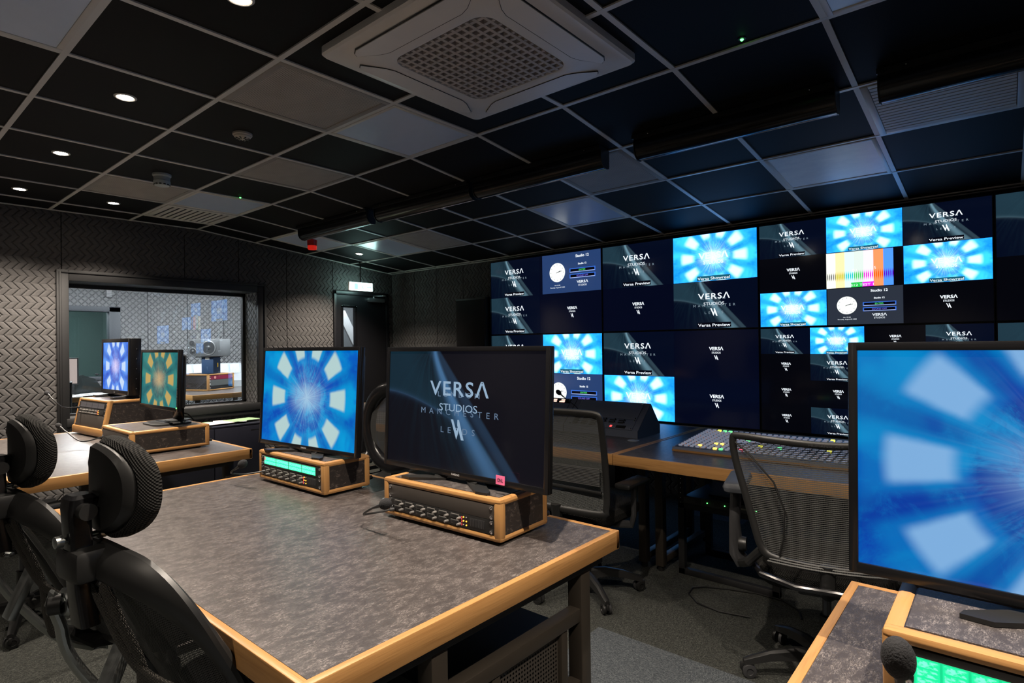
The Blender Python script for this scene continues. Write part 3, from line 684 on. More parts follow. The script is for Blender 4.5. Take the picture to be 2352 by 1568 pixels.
def video_wall():
    W, H = 1.43, .806; X = [-4.337, -2.905, -1.473, -.041]; ZT = 2.267; YW = 4.75
    PV, BL, LG = 'p', 'b', 'l'
    lay = {
     (0, 0): [('p', 0, 0, .5, .5), ('k', .5, 0, 1, .5), ('p', 0, .5, .5, 1), ('l', .5, .5, 1, 1)],
     (0, 1): [('p', 0, 0, .5, .5), ('w', .5, 0, 1, .5), ('p', 0, .5, .5, 1), ('k', .5, .5, 1, 1)],
     (1, 0): [('p', 0, 0, .5, .5), ('w', .5, 0, 1, .5), ('l', 0, .5, .5, 1), ('p', .5, .5, 1, 1)],
     (1, 1): [('p', 0, 0, .5, .5), ('l', .5, 0, 1, .5), ('w', 0, .5, .5, 1), ('l', .5, .5, 1, 1)],
     (2, 0): [('p', 0, 0, 1/3, 1/3), ('w', 1/3, 0, 2/3, 1/3), ('p', 2/3, 0, 1, 1/3), ('l', 0, 1/3, 1/3, 2/3), ('B', 1/3, 1/3, 2/3, 2/3), ('w', 2/3, 1/3, 1, 2/3), ('w', 0, 2/3, 1/3, 1), ('K', 1/3, 2/3, 2/3, 1), ('l', 2/3, 2/3, 1, 1)],
     (2, 1): [(c, (i % 4)/4, (i//4)/4, (i % 4+1)/4, (i//4+1)/4) for i, c in enumerate('pwlplpplllpllplw')],
     (3, 0): [('q', 0, 0, .5, .5), ('q', .5, 0, 1, .5), ('l', 0, .5, .5, 1), ('w', .5, .5, 1, 1)],
     (3, 1): [('q', 0, 0, .5, .5), ('l', .5, 0, 1, .5), ('l', 0, .5, .5, 1), ('l', .5, .5, 1, 1)]}
    rown = ['upper', 'lower']
    labs = {(0, 0): 'wall screen at top left with a slate blue clock picture', (0, 1): 'lower wall screen half hidden by the dark desk monitor, with a white clock',
            (1, 0): 'upper wall screen, second from the left, with one large blue picture', (1, 1): 'lower wall screen behind the slanted console, blue picture at its bottom left',
            (2, 0): 'upper wall screen split in nine pictures with colour bars in the middle', (2, 1): 'lower wall screen split in sixteen small pictures',
            (3, 0): 'dark wall screen cut off at the top right edge of the photo', (3, 1): 'dark wall screen at the right edge, behind the big blue monitor'}
    for (c, rw), tiles in lay.items():
        cx = X[c]+W/2; zb = ZT-(rw+1)*H
        r = thing('video_wall_screen', labs[(c, rw)], 'screen', (cx, YW, zb), 0, 'wall of large screens')
        MB().mat(MATT).b2(-W/2+.001, W/2-.001, .004, .10, .001, H-.001, .002).build('screen_housing', r, smooth=False)
        m = MB().mat(GLOSS); bz = .007
        m.b2(-W/2+.001, -W/2+bz, -.002, .01, .001, H-.001); m.b2(W/2-bz, W/2-.001, -.002, .01, .001, H-.001); m.b2(-W/2+bz, W/2-bz, -.002, .01, .001, bz); m.b2(-W/2+bz, W/2-bz, -.002, .01, H-bz, H-.001); m.build('bezel', r, smooth=False)
        MB().mat(NAVYSCR if c < 2 else NAVYSCR2).quad((-W/2+bz, .003, bz), (W/2-bz, .003, bz), (W/2-bz, .003, H-bz), (-W/2+bz, .003, H-bz)).build('screen_glass', r, smooth=False)
        iw, ih = W-2*bz, H-2*bz
        for k, a, b, e, f in tiles:
            w, h = (e-a)*iw, (f-b)*ih; x = -W/2+bz+(a+e)/2*iw; z = H-bz-(b+f)/2*ih; y = .0015
            m = MB()
            if k in 'pq':
                if (c, rw) in ((0, 0), (0, 1)): x -= .03*w; w2 = w*.97
                else: w2 = w*.995
                preview(m, x, z, w2, h*.99, y, PV_WALL)
            elif k == 'w': wheel(m, x, z, w*.99, h*.99, y, WH_WALL)
            elif k == 'k': clock(m, x, z, w*.985, h*.99, y, CLOCKBG)
            elif k == 'K': clock(m, x, z, w*.985, h*.99, y, CLOCKBG2)
            elif k == 'l': q_(m, NAVYSCR if c < 2 else NAVYSCR2, x, z, w*.98, h*.98, y); logo(m, x+.02*w, z+.01*h, (.17*w if c < 2 else .20*w), y-.001)
            elif k == 'B':
                q_(m, BARS, x-.06*w, z, w*.88, h*.97, y); m.mat(WHITE_T).text('S12 TEST 1', (x-.02*w, y-.0006, z-.43*h), .06*h, .30*w, bold=.01)
                m.mat(emis('ghost_numerals', (1.1, 1, 1), 1)).text('01', (x-.12*w, y-.0006, z-.03*h), .08*h, .06*w); m.text('25', (x+.13*w, y-.0006, z-.0*h), .08*h, .06*w)
            m.build('picture_tile', r, smooth=False)
video_wall()
o = MB().mat(MATT).b2(-4.84, -4.37, 4.70, 4.87, 0, 1.885, .006).build('equipment_cabinet'); tag(o, 'tall matt black cabinet standing in the corner left of the wall screens', 'cabinet')
MB().mat(GLOSS).b2(-4.83, -4.38, 4.692, 4.70, .05, 1.865, .003).build('cabinet_door', o, smooth=False)
o = MB().mat(MATT).b2(-4.34, 1.39, 4.78, 4.87, .30, .655).b2(-4.3, -4.2, 4.76, 4.86, 0, .3).b2(-2.9, -2.8, 4.76, 4.86, 0, .3).b2(-1.4, -1.3, 4.76, 4.86, 0, .3).b2(1.2, 1.3, 4.76, 4.86, 0, .3).build('screen_support_frame', smooth=False); tag(o, 'black support frame under the wall of large screens', 'frame')

# ================================================================ DESKS
def desk(name, label, x0, x1, y0, y1, z=.754, th=.058, legs=(), rack=False, wood2=False, group='oak-edged desks', ends=()):
    r = thing(name, label, 'desk', ((x0+x1)/2, (y0+y1)/2, 0), 0, group); hx, hy = (x1-x0)/2, (y1-y0)/2; e = .020
    MB().mat(LAM).b2(-hx+e, hx-e, -hy+e, hy-e, z-.03, z).build('desktop', r, smooth=False)
    bars(OAK[0], 'oak_edging', r, [(-hx, hx, -hy, -hy+e, z-th, z+.0008), (-hx, hx, hy-e, hy, z-th, z+.0008)])
    bars(OAK[1], 'oak_edging', r, [(-hx, -hx+e, -hy+.0005, hy-.0005, z-th+.0004, z+.0012), (hx-e, hx, -hy+.0005, hy-.0005, z-th+.0004, z+.0012)])
    return r
def frame_end(r, x, ya, yb, z=.70, mid=False, foot=.03):
    for y in (ya, yb): MB().mat(STEEL).b2(x-.025, x+.025, y-.025, y+.025, foot, z-.035, .003).build('leg', r); MB().mat(BLACK).cyl((x, y, 0), (x, y, foot), .018).build('levelling_foot', r)
    MB().mat(STEEL).b2(x-.025, x+.025, ya-.025, yb+.025, z-.04, z-.005, .003).build('top_rail', r)
    MB().mat(STEEL).b2(x-.02, x+.02, ya+.025, yb-.025, foot+.01, foot+.05, .003).build('bottom_rail', r)
D0 = desk('desk', 'oak-edged slate desk in the middle foreground carrying the dark preview monitor', -2.757, -.956, .540, 1.648)
# leg frames of the middle desk (local coordinates relative to its centre)
for x in (-.84, .845):
    for y in (-.20, .40): MB().mat(STEEL).b2(x-.025, x+.025, y-.025, y+.025, .03, .665, .003).build('leg', D0); MB().mat(BLACK).cyl((x, y, 0), (x, y, .03), .018).build('levelling_foot', D0)
    MB().mat(MATT).b2(x-.025, x+.025, -.5, .5, .66, .695, .003).build('top_rail', D0)
    MB().mat(STEEL).b2(x-.02, x+.02, -.22, .43, .515, .555, .003).build('cross_rail', D0)
    MB().mat(STEEL).b2(x-.02, x+.02, -.22, .43, .06, .10, .003).build('bottom_rail', D0)
    MB().mat(STEEL).b2(x-.02, x+.02, .30, .375, .30, .34, .003).build('cross_rail', D0)
m = MB().mat(STEEL)
for y in (0.0, .30): m.b2(.83, .86, y-.015, y+.015, .10, .515, .002)
m.build('panel_frame', D0)
t = NT('perforated_dark_steel'); c, x_, y_, z_ = t.xyz()
a = t.m_('PINGPONG', y_, .006); b = t.m_('PINGPONG', t.add(z_, 0.0), .006); d = t.m_('SQRT', t.add(t.mul(a, a), t.mul(b, b)))
t.set(col=(.075, .065, .055), rough=.5, metal=.3, alpha=t.m_('GREATER_THAN', d, .0032)); PSTEEL = t.m
MB().mat(PSTEEL).quad((.845, 0.0, .10), (.845, .30, .10), (.845, .30, .515), (.845, 0.0, .515)).build('perforated_side_panel', D0, smooth=False)
D1 = desk('desk', 'oak-edged slate desk by the window wall with two monitors on wooden cases', -5.24, -3.44, .53, 1.635)
for x in (-.8, .8): frame_end(D1, x, -.25, .45)
D2 = desk('desk', 'oak-edged slate desk at the lower right under the big blue monitor', -.302, 1.50, .54, 1.662)
for x in (-.8, .8): frame_end(D2, x, -.25, .45)
for i, (a, b, lab) in enumerate(((-5.226, -3.430, 'far left section of the long rear desk'), (-3.428, -1.630, 'section of the long rear desk carrying the slanted blue-grey consoles'),
                  (-1.628, .170, 'section of the long rear desk carrying the vision mixer with rows of lit buttons'), (.172, 1.97, 'right-hand section of the long rear desk, behind the big blue monitor'))):
    r = desk('desk', lab, a, b, 2.745, 4.0)
    for x in (-.85, .84): frame_end(r, x, -.165, .50)

# cable grommets
def grommet(x, y, lab):
    o = MB().mat(plain('pale_grey_grommet', (.33, .36, .40), .35)).lathe((0, 0, 0), (0, 0, 1), [(0, 0), (.036, 0), (.036, .0025), (.033, .004), (0, .004)], 32).build('cable_grommet', loc=(x, y, .7545)); tag(o, lab, 'grommet')
    MB().mat(BLACK).box((.012, .012, .0042), (.022, .008, .001), .0004).build('grommet_slot', o)
grommet(-1.85, 1.43, 'round pale cable grommet in the desk between the two black monitors')
grommet(-1.753, 3.206, 'round grey cable grommet in front of the slanted console on the rear desk')

# ================================================================ WOODEN RACK CASES
def screw(parent, x, y, z, M=None):
    m = MB(); m.at(M) if M is not None else None
    m.mat(CHROME).lathe((x, y, z), (0, -1, 0), [(.0058, 0), (.0058, .0022), (.0042, .0034), (.0022, .0034), (.0022, .0016), (0, .0016)], 14); m.build('screw', parent)
def key_row(p, x0, z0, M, n=6, pitch=.0545):
    # two rows of key windows, each with its lever, on an intercom panel
    for j in range(2):
        for i in range(n):
            x = x0+i*pitch; z = z0-j*.0185
            m = MB().at(M).mat(KEYRIM).b2(x-.018, x+.018, -.0065, -.003, z-.0065, z+.0065, .001).mat(BLACK).b2(x-.0155, x+.0155, -.0072, -.006, z-.0045, z+.0045, .0006); m.build('key_window', p)
            m = MB().at(M).mat(plain('grey_key_lever', (.20, .19, .18), .4)).cyl((x+.022, -.004, z-.003), (x+.0225, -.020, z-.002), .0042, .0034, 10); m.build('key_lever', p)
def intercom(parent, M, z0, w=.483, h=.044, lit=None):
    p = MB().at(M).mat(BLACK).b2(-w/2, w/2, -.004, .0, z0, z0+h, .0006).build('intercom_panel', parent)
    key_row(p, -w/2+.05, z0+h-.012, M)
    m = MB().at(M).mat(DGREY).lathe((-w/2+.028, -.004, z0+.012), (0, -1, 0), [(.0085, 0), (.0085, .002), (.006, .0025), (.006, .0005), (0, .0005)], 16); m.build('socket', p)
    m = MB().at(M).mat(MATT).b2(w/2-.098, w/2-.035, -.0048, -.0035, z0+.008, z0+h-.008, .0004).mat(DGREY)
    for i in range(9): m.b2(w/2-.094+i*.0065, w/2-.0915+i*.0065, -.0054, -.0046, z0+.011, z0+h-.011)
    m.build('speaker_grille', p)
    for i in range(3):
        for j in range(2): MB().at(M).mat(AMBER if (i+j) % 3 else plain('grey_key_lever', (.20, .19, .18), .4)).sphere((w/2-.123+j*.012, -.005, z0+.010+i*.012), .0024, 8).build('indicator', p)
    m = MB().at(M).mat(REDL)
    for i in range(6): m.box((w/2-.131, -.0045, z0+.008+i*.005), (.0018, .001, .0022))
    m.build('level_meter', p, smooth=False)
    return p
def case(name, label, loc, rot, w=.54, d=.25, h=.131, slant=0.0, front='blank', group='oak-edged equipment cases'):
    r = thing(name, label, 'equipment case', loc, rot, group); t = .021; s = .030; hw = w/2; f = .009
    for x in (-hw+.05, hw-.05):
        for y in (.05, d-.05): MB().mat(BLACK).cyl((x, y, 0), (x, y, f+.001), .014, n=12).build('rubber_foot', r)
    z0, z1 = f, f+h; dy = slant
    # laminate box, slightly recessed inside the oak
    pr = [(-hw+.003, s*.6, z0+.003), (-hw+.003, d-.003, z0+.003), (-hw+.003, d-.003, z1-.003), (-hw+.003, dy+s*.6, z1-.003)]
    MB().mat(LAM if False else DLAM).prism(pr, (w-.006, 0, 0)).build('case_body', r, smooth=False)
    MB().mat(LAM).b2(-hw+s, hw-s, dy+s, d-s, z1-.0035, z1-.001).build('top_inlay', r, smooth=False)
    B = .009
    bars(OAK[0], 'oak_edging', r, [(-hw, hw, dy, dy+s, z1-t, z1), (-hw, hw, d-s, d, z1-t, z1), (-hw, hw, 0, s, z0, z0+(t if not slant else .055)), (-hw, hw, d-s, d, z0, z0+t)], B)
    for x in (-hw, hw-s): bars(OAK[1], 'oak_edging', r, [(x, x+s, dy, d, z1-t, z1-.0002), (x, x+s, 0, d, z0+.0002, z0+t)], B)
    for x in (-hw, hw-s):
        MB().mat(OAK[2]).b2(x+.0002, x+s-.0002, d-s+.0003, d-.0003, z0+.001, z1-.001, B).build('oak_edging', r); m = MB().mat(OAK[2])
        if not slant: m.b2(x+.0002, x+s-.0002, .0003, s-.0003, z0+.001, z1-.001, B)
        else:
            m.loft([rrect2(x+s/2, s/2+.0, s/2-.0003, s/2, z0+.002), rrect2(x+s/2, dy+s/2, s/2-.0003, s/2, z1-.002)])
        m.build('oak_edging', r)
    H = h-2*t if not slant else h-t-.055; zb = z0+(t if not slant else .055)
    ang = math.atan2(dy, h) if slant else 0
    M = Matrix.Translation((0, .006+(dy*(zb-z0)/h if slant else 0), zb)) @ Matrix.Rotation(-ang, 4, 'X')
    if slant: H = H/cos(ang)
    if front == 'blank_intercom':   # blank plate above, intercom below
        MB().at(M).mat(PANEL).b2(-.2415, .2415, -.004, 0, .045, H, .0006).build('blank_plate', r); intercom(r, M, 0)
        for z in (.008, .037, .052, H-.008):
            for x in (-.2325, .2325): screw(r, x, -.004, z, M)
    elif front == 'lit_intercom':
        p = MB().at(M).mat(BLACK).b2(-.2415, .2415, -.004, 0, .045, H, .0006).build('key_display_panel', r); intercom(r, M, 0)
        for i in range(4):
            x = -.2415+.030+i*.1045; MB().at(M).mat(DGREY).b2(x-.001, x+.1035, -.0055, -.0035, .050, H-.003, .0006).mat(LIT_G).quad((x+.001, -.006, .052), (x+.1015, -.006, .052), (x+.1015, -.006, H-.005), (x+.001, -.006, H-.005)).build('lit_key_display', p, smooth=False)
        MB().at(M).mat(emis('red_key_backlight', (1, .25, .3), .9)).quad((-.2095, -.0062, .068), (-.199, -.0062, .068), (-.199, -.0062, H-.006), (-.2095, -.0062, H-.006)).build('lit_key_display', p, smooth=False)
        for z in (.008, .037, .052, H-.008):
            for x in (-.2325, .2325): screw(r, x, -.004, z, M)
    elif front == 'lit_keys_near':
        p = MB().at(M).mat(BLACK).b2(-.2415, .2415, -.004, 0, .0, H, .0006).build('key_display_panel', r)
        for i in range(12):
            x = -.2415+.032+i*.0345; x += .006*(i//6)
            MB().at(M).mat(emis('green_key_surround', (0, .9, .35), .8)).b2(x-.0175, x+.0175, -.0048, -.004, .036, H-.012).mat(LIT_GB).quad((x-.0155, -.0052, .037), (x+.0155, -.0052, .037), (x+.0155, -.0052, H-.013), (x-.0155, -.0052, H-.013)).build('lit_key', p, smooth=False)
        key_row(p, -.19, .026, M)
        for z in (.008, .037, .052, H-.008):
            for x in (-.2325, .2325): screw(r, x, -.004, z, M)
    elif front == 'tall':
        n = H-.044; p = MB().at(M).mat(BLACK).b2(-.2415, .2415, -.004, 0, n, H, .0006).build('key_display_panel', r)
        for i in range(4):
            x = -.2415+.030+i*.1045; MB().at(M).mat(KEYWHITE).quad((x+.001, -.0055, n+.004), (x+.1015, -.0055, n+.004), (x+.1015, -.0055, H-.004), (x+.001, -.0055, H-.004)).build('key_display', p, smooth=False)
        intercom(r, M, n-.045); MB().at(M).mat(PANEL).b2(-.2415, .2415, -.004, 0, 0, n-.046, .0006).build('blank_plate', r)
        for z in (.010, n-.052, n-.038, n-.008, n+.006, H-.008):
            for x in (-.2325, .2325): screw(r, x, -.004, z, M)
    elif front == 'blank':
        MB().at(M).mat(PANEL).b2(-.2415, .2415, -.004, 0, 0, H, .0006).build('blank_plate', r)
        for z in (.008, .037, .052, H-.008):
            for x in (-.2325, .2325): screw(r, x, -.004, z, M)
    # rear rack knobs
    for z in (f+.03, f+h-.03): MB().mat(BLACK).cyl((hw-.012, d, z), (hw-.012, d+.014, z), .009, n=12).build('rear_bolt', r)
    return r
def rrect2(cx, cy, a, b, z, r=.008):
    return [(cx+p[0], cy+p[1], z) for p in rrect(a, b, r, 0, 4)]
case('equipment_case', 'oak-edged equipment case under the dark preview monitor', (-1.423, 1.283, .754), R(2), front='blank_intercom')
case('equipment_case', 'oak-edged case with a green lit key panel, on the middle desk', (-2.342, 1.270, .754), R(.8), w=.53, d=.225, front='lit_intercom')
case('equipment_case', 'long low oak-edged equipment case under the teal and ochre monitor', (-3.985, 1.08, .754), R(.5), w=.51, d=.43, front='blank')
case('equipment_case', 'tall slant-fronted oak-edged equipment case next to the window wall', (-4.905, 1.155, .754), R(5), w=.53, d=.49, h=.245, slant=.05, front='tall')
case('equipment_case', 'oak-edged equipment case with large green keys in the bottom right corner', (.112, 1.095, .754), R(0), w=.54, d=.25, h=.134, front='lit_keys_near')

# ================================================================ MONITORS
MG = 'desk monitors'
def tv(label, loc, rot, w, h, zb, pic, tilt=R(2.9), depth=.035, bez=.016, name='monitor', foot='plates', badge=True, thick=.02, setback=0.0):
    r = thing(name, label, 'monitor', loc, rot, MG)
    M = Matrix.Translation((0, setback, zb)) @ Matrix.Rotation(-tilt, 4, 'X')
    m = MB().at(M).mat(GLOSS)
    m.b2(-w/2, w/2, 0, thick, 0, h, .004)
    if depth > thick: m.mat(plain('black_back_cover', (.02, .022, .024), .5)).b2(-w/2+.02, w/2-.02, thick-.002, depth, .02, h-.03, .012)
    m.build('monitor_housing', r)
    m = MB().at(M).mat(GLOSS); b2 = bez*1.25
    m.b2(-w/2, -w/2+bez, -.006, .001, 0, h, .002); m.b2(w/2-bez, w/2, -.006, .001, 0, h, .002); m.b2(-w/2+bez*.8, w/2-bez*.8, -.006, .001, h-bez, h, .002); m.b2(-w/2+bez*.8, w/2-bez*.8, -.006, .001, 0, b2, .002); m.build('bezel', r)
    sw, sh = w-2*bez, h-bez-b2; m = MB().at(M); pic(m, 0, b2+sh/2, sw, sh, -.001); m.build('picture', r, smooth=False)
    if badge:
        MB().at(M).mat(plain('silver_badge_lettering', (.5, .5, .52), .4)).text('SAMSUNG', (0, -.0065, b2*.5), .0065, .038, bold=.02).build('maker_badge', r, smooth=False)
    return r, M
def plate_feet(r, zb, setback, xs=(-.13, .13), ang=35):
    MB().mat(BLACK).cyl((0, setback+.02, .012), (0, setback+.02, zb+.05), .016).b2(-.045, .045, setback+.0, setback+.04, zb-.008, zb+.012, .003).build('stand_neck', r)
    for sx in (-1, 1):
        m = MB().mat(BLACK)
        m.prism([(sx*.05, setback+.0, .0), (sx*.16, setback-.075, 0), (sx*.205, setback-.070, 0), (sx*.20, setback-.050, 0), (sx*.10, setback+.03, 0)][::sx], (0, 0, .008))
        m.tube([(sx*.10, setback-.005, .006), (sx*.05, setback+.01, zb*.6), (sx*.02, setback+.02, zb)], .008, 8); m.build('stand_foot', r)
        m = MB().mat(BLACK).prism([(sx*.05, setback+.02, .0), (sx*.15, setback+.10, 0), (sx*.18, setback+.095, 0), (sx*.10, setback+.02, 0)][::sx], (0, 0, .008)).build('stand_foot', r)
PVTV = lambda m, x, z, w, h, y: preview(m, x, z, w, h, y, PV_TV, cap=False, t1=TV_T, t2=TV_T2)
CT = .754+.009+.131
r, M = tv('large black monitor showing pale blue lettering on a dark picture, on the middle desk', (-1.424, 1.405, CT), R(.2), .778, .444, .016, PVTV, setback=-.03)
plate_feet(r, .018, -.03)
o = MB().mat(plain('pink_note_paper', (.85, .16, .35), .8)).b2(-.018, .018, -.0012, 0, -.014, .014).mat(plain('note_ink', (.02, .02, .04), .6)).text('ONL', (0, -.0018, 0), .011, .024, bold=.01).build('sticky_note', loc=(-1.195, 1.342, CT+.045), rot=(R(-3), 0, R(.2)), smooth=False); tag(o, 'small pink sticky note on the lower edge of the dark monitor', 'note')
WTV = lambda mat: (lambda m, x, z, w, h, y: wheel(m, x, z, w, h, y, mat, cap=False))
r, M = tv('black monitor with a bright blue picture of white blocks, left of the dark monitor', (-2.355, 1.37, CT), R(4), .72, .452, .012, WTV(WH_TV), tilt=R(3.5), setback=-.02, depth=.045)
plate_feet(r, .014, -.02)
r, M = tv('very large black monitor with blocks of pale blue light, at the right edge', (.142, 1.31, CT+.003), R(0), .755, .442, .016, WTV(WH_TV2), setback=-.03)
plate_feet(r, .018, -.03)
# ochre monitor on an adjustable column stand
r, M = tv('black monitor with a teal and ochre picture and a green power light', (-3.985, 1.36, CT), R(1), .606, .366, .093, WTV(WH_OCH), tilt=R(2), badge=False, depth=.05, bez=.018, setback=-.05)
MB().mat(BLACK).loft([rrect(.13, .11, .06, 0), rrect(.13, .11, .06, .008), rrect(.115, .095, .05, .014)]).build('stand_base', r)
m = MB().mat(GLOSS).b2(-.045, .045, .045, .085, .01, .40, .01); m.b2(-.05, .05, -.01, .05, .20, .30, .01); m.build('stand_column', r)
MB().mat(BLACK).lathe((0, .06, .012), (0, 0, 1), [(.07, 0), (.07, .006), (.05, .010)], 24).build('swivel_ring', r)
MB().at(M).mat(GREENL).cyl((.29, -.0065, .022), (.29, -.0085, .022), .004, n=12).build('power_light', r)
m = MB().at(M).mat(DGREY)
for i in range(6): m.b2(.288, .296, -.0075, -.006, .05+i*.016, .058+i*.016, .001)
m.build('control_button', r)
m = MB().mat(BLACK); m.tube([(-.02, .03, .12), (0, .06, .07), (.06, .10, .05), (.10, .12, .01)], .004, 8); m.build('cable', r)
MB().mat(BLACK).text('', (0, 0, 0), .01) if False else None
# thick broadcast monitor on the tall case
r, M = tv('thick black monitor with a white-blue picture, on the tall case by the window', (-4.965, 1.42, .754+.009+.245), R(2), .565, .405, .022, WTV(WH_BLU), tilt=R(1), badge=False, depth=.075, bez=.026, thick=.07, setback=-.07)
for sx in (-1, 1): MB().mat(BLACK).b2(sx*.18-.03, sx*.18+.03, -.15, .12, 0, .016, .004).build('stand_foot', r); MB().mat(BLACK).b2(sx*.18-.025, sx*.18+.025, -.05, .02, .014, .05, .004).build('foot_riser', r)
MB().at(M).mat(plain('silver_badge_lettering', (.5, .5, .52), .4)).text('SONY', (0, -.0068, .016), .007, .026, bold=.02).build('maker_badge', r, smooth=False)
m = MB().at(M).mat(DGREY)
for z in (.05, .12, .19, .26, .33): m.cyl((.2825, .04, z), (.2845, .04, z), .004, n=10)
m.build('side_screw', r)

# ================================================================ MICROPHONES
def mic(label, pts, rad=.0035, head=.017, L=.045, name='gooseneck_microphone', color=None):
    pts = [Vector(p) for p in pts]; base = pts[0]
    loc = tuple(base); q = [p-base for p in pts]
    # smooth the neck
    def cr(a, b, c, d, t): return .5*((2*b)+(-a+c)*t+(2*a-5*b+4*c-d)*t*t+(-a+3*b-3*c+d)*t**3)
    P_ = []
    qq = [q[0]*2-q[1]]+q+[q[-1]*2-q[-2]]
    for i in range(1, len(qq)-2):
        for s_ in range(8): P_.append(cr(qq[i-1], qq[i], qq[i+1], qq[i+2], s_/8))
    P_.append(q[-1]); r = thing(name, label, 'microphone', loc)
    MB().mat(BLACK).tube(P_, rad, 8).build('gooseneck', r)
    d = (P_[-1]-P_[-2]).normalized(); MB().mat(BLACK).cyl(P_[-1]-d*.04, P_[-1]+d*.01, rad*1.1, rad*2.0, 12).build('microphone_barrel', r)
    rot = d.to_track_quat('Z', 'Y').to_matrix(); MB().mat(FOAM).sphere(P_[-1]+d*L*.45, head, 20, (1, 1, L/head*.5+.0), rot).build('foam_windshield', r)
    e = (q[1]-q[0]).normalized(); MB().mat(DGREY).cyl(q[0]-e*.004, q[0]+e*.012, rad*1.8, n=12).build('connector', r)
    return r
mic('gooseneck microphone curling out in front of the case under the dark monitor', [(-1.64, 1.275, .787), (-1.665, 1.20, .785), (-1.63, 1.145, .802), (-1.57, 1.135, .833), (-1.52, 1.135, .852)], head=.018, L=.05)
mic('gooseneck microphone in front of the green lit case', [(-2.555, 1.272, .800), (-2.60, 1.20, .793), (-2.60, 1.14, .81), (-2.54, 1.15, .845)], head=.018, L=.05)
mic('gooseneck microphone reaching left from the long low case', [(-4.205, 1.082, .826), (-4.33, 1.0, .796), (-4.46, .955, .845), (-4.53, .935, .875)], rad=.004, head=.016)
mic('gooseneck microphone rising left of the tall slant-fronted case', [(-5.10, 1.16, .944), (-5.00, 1.05, .960), (-5.02, 1.0, 1.015), (-5.09, .985, 1.05)], rad=.004, head=.016)
mic('gooseneck microphone standing up from the slanted console, in front of the lower white clock', [(-2.255, 3.37, .882), (-2.27, 3.34, .925), (-2.33, 3.31, .975), (-2.365, 3.30, 1.005)], head=.016, rad=.003)
mic('gooseneck microphone with a large black foam head at the bottom right', [(-.105, 1.098, .80), (-.112, 1.03, .80), (-.118, .985, .845), (-.119, .975, .885)], rad=.004, head=.0215, L=.062)
#PART4
# ================================================================ CONSOLES ON THE REAR DESK
def console(x, lab, lit):
    r = thing('slanted_console', lab, 'console', (x, 3.28, .755), 0, 'slanted consoles on the rear desk'); hw = .284
    prof = [(0, 0), (0, .045), (.18, .205), (.305, .055), (.305, 0)]
    MB().mat(CONS).prism([(-hw, a, b) for a, b in prof], (2*hw, 0, 0)).build('console_body', r, smooth=False)
    for sx in (-hw-.001, hw-.001): MB().mat(plain('slate_end_cheek', (.035, .04, .055), .4)).prism([(sx, a*1.0-.002 if a == 0 else a, b) for a, b in prof], (.002, 0, 0)).build('end_cheek', r, smooth=False)
    ang = math.atan2(.18, .16); M = Matrix.Translation((0, -.001, .046)) @ Matrix.Rotation(-ang, 4, 'X'); L = .24
    MB().at(M).mat(CONS).b2(-.2415, .2415, -.004, 0, .09, L-.008 if not lit else .19, .0005).build('blank_plate', r)
    if lit:
        p = MB().at(M).mat(BLACK).b2(-.2415, .2415, -.004, 0, .192, L-.006, .0005).build('key_display_panel', r)
        for i in range(6): MB().at(M).mat(GRN_T if i < 4 else emis('pink_white_keys', (1.3, .75, .6), 1.3)).b2(-.20+i*.07, -.155+i*.07, -.0055, -.004, .198, .210).b2(-.19+i*.07, -.16+i*.07, -.0055, -.004, .215, .226).build('lit_key', p, smooth=False)
    p = MB().at(M).mat(CONS).b2(-.2415, .2415, -.004, 0, .004, .086, .0005).build('intercom_panel', r)
    for j in range(4):
        for i in range(6 if j < 2 else 3):
            x_ = -.20+i*.068; z_ = .074-j*.018
            MB().at(M).mat(DGREY).b2(x_-.02, x_+.02, -.006, -.003, z_-.006, z_+.006, .001).build('key_window', p)
            MB().at(M).mat(BLACK).cyl((x_+.027, -.004, z_), (x_+.027, -.018, z_+.002), .004, n=8).build('key_lever', p)
    MB().at(M).mat(REDL).b2(.075, .09, -.005, -.0035, .016, .03).build('indicator', p)
    MB().at(M).mat(MATT).b2(.12, .19, -.005, -.0035, .010, .034, .001).build('speaker_grille', p)
    for z in (.012, .078, .10, L-.016):
        for sx in (-.232, .232): screw(r, sx, -.004, z, M)
for x, lab, lit in ((-2.046, 'rightmost slanted blue-grey console on the rear desk, with rows of small keys', False), (-2.618, 'slanted console behind the dark monitor, with green and pink lit keys along its top', True),
                    (-3.19, 'slanted console hidden behind the dark monitor', False), (-3.762, 'slanted console with a red light at its foot, seen between the two black monitors', False), (-4.334, 'leftmost slanted console seen between the two black monitors', False)): console(x, lab, lit)

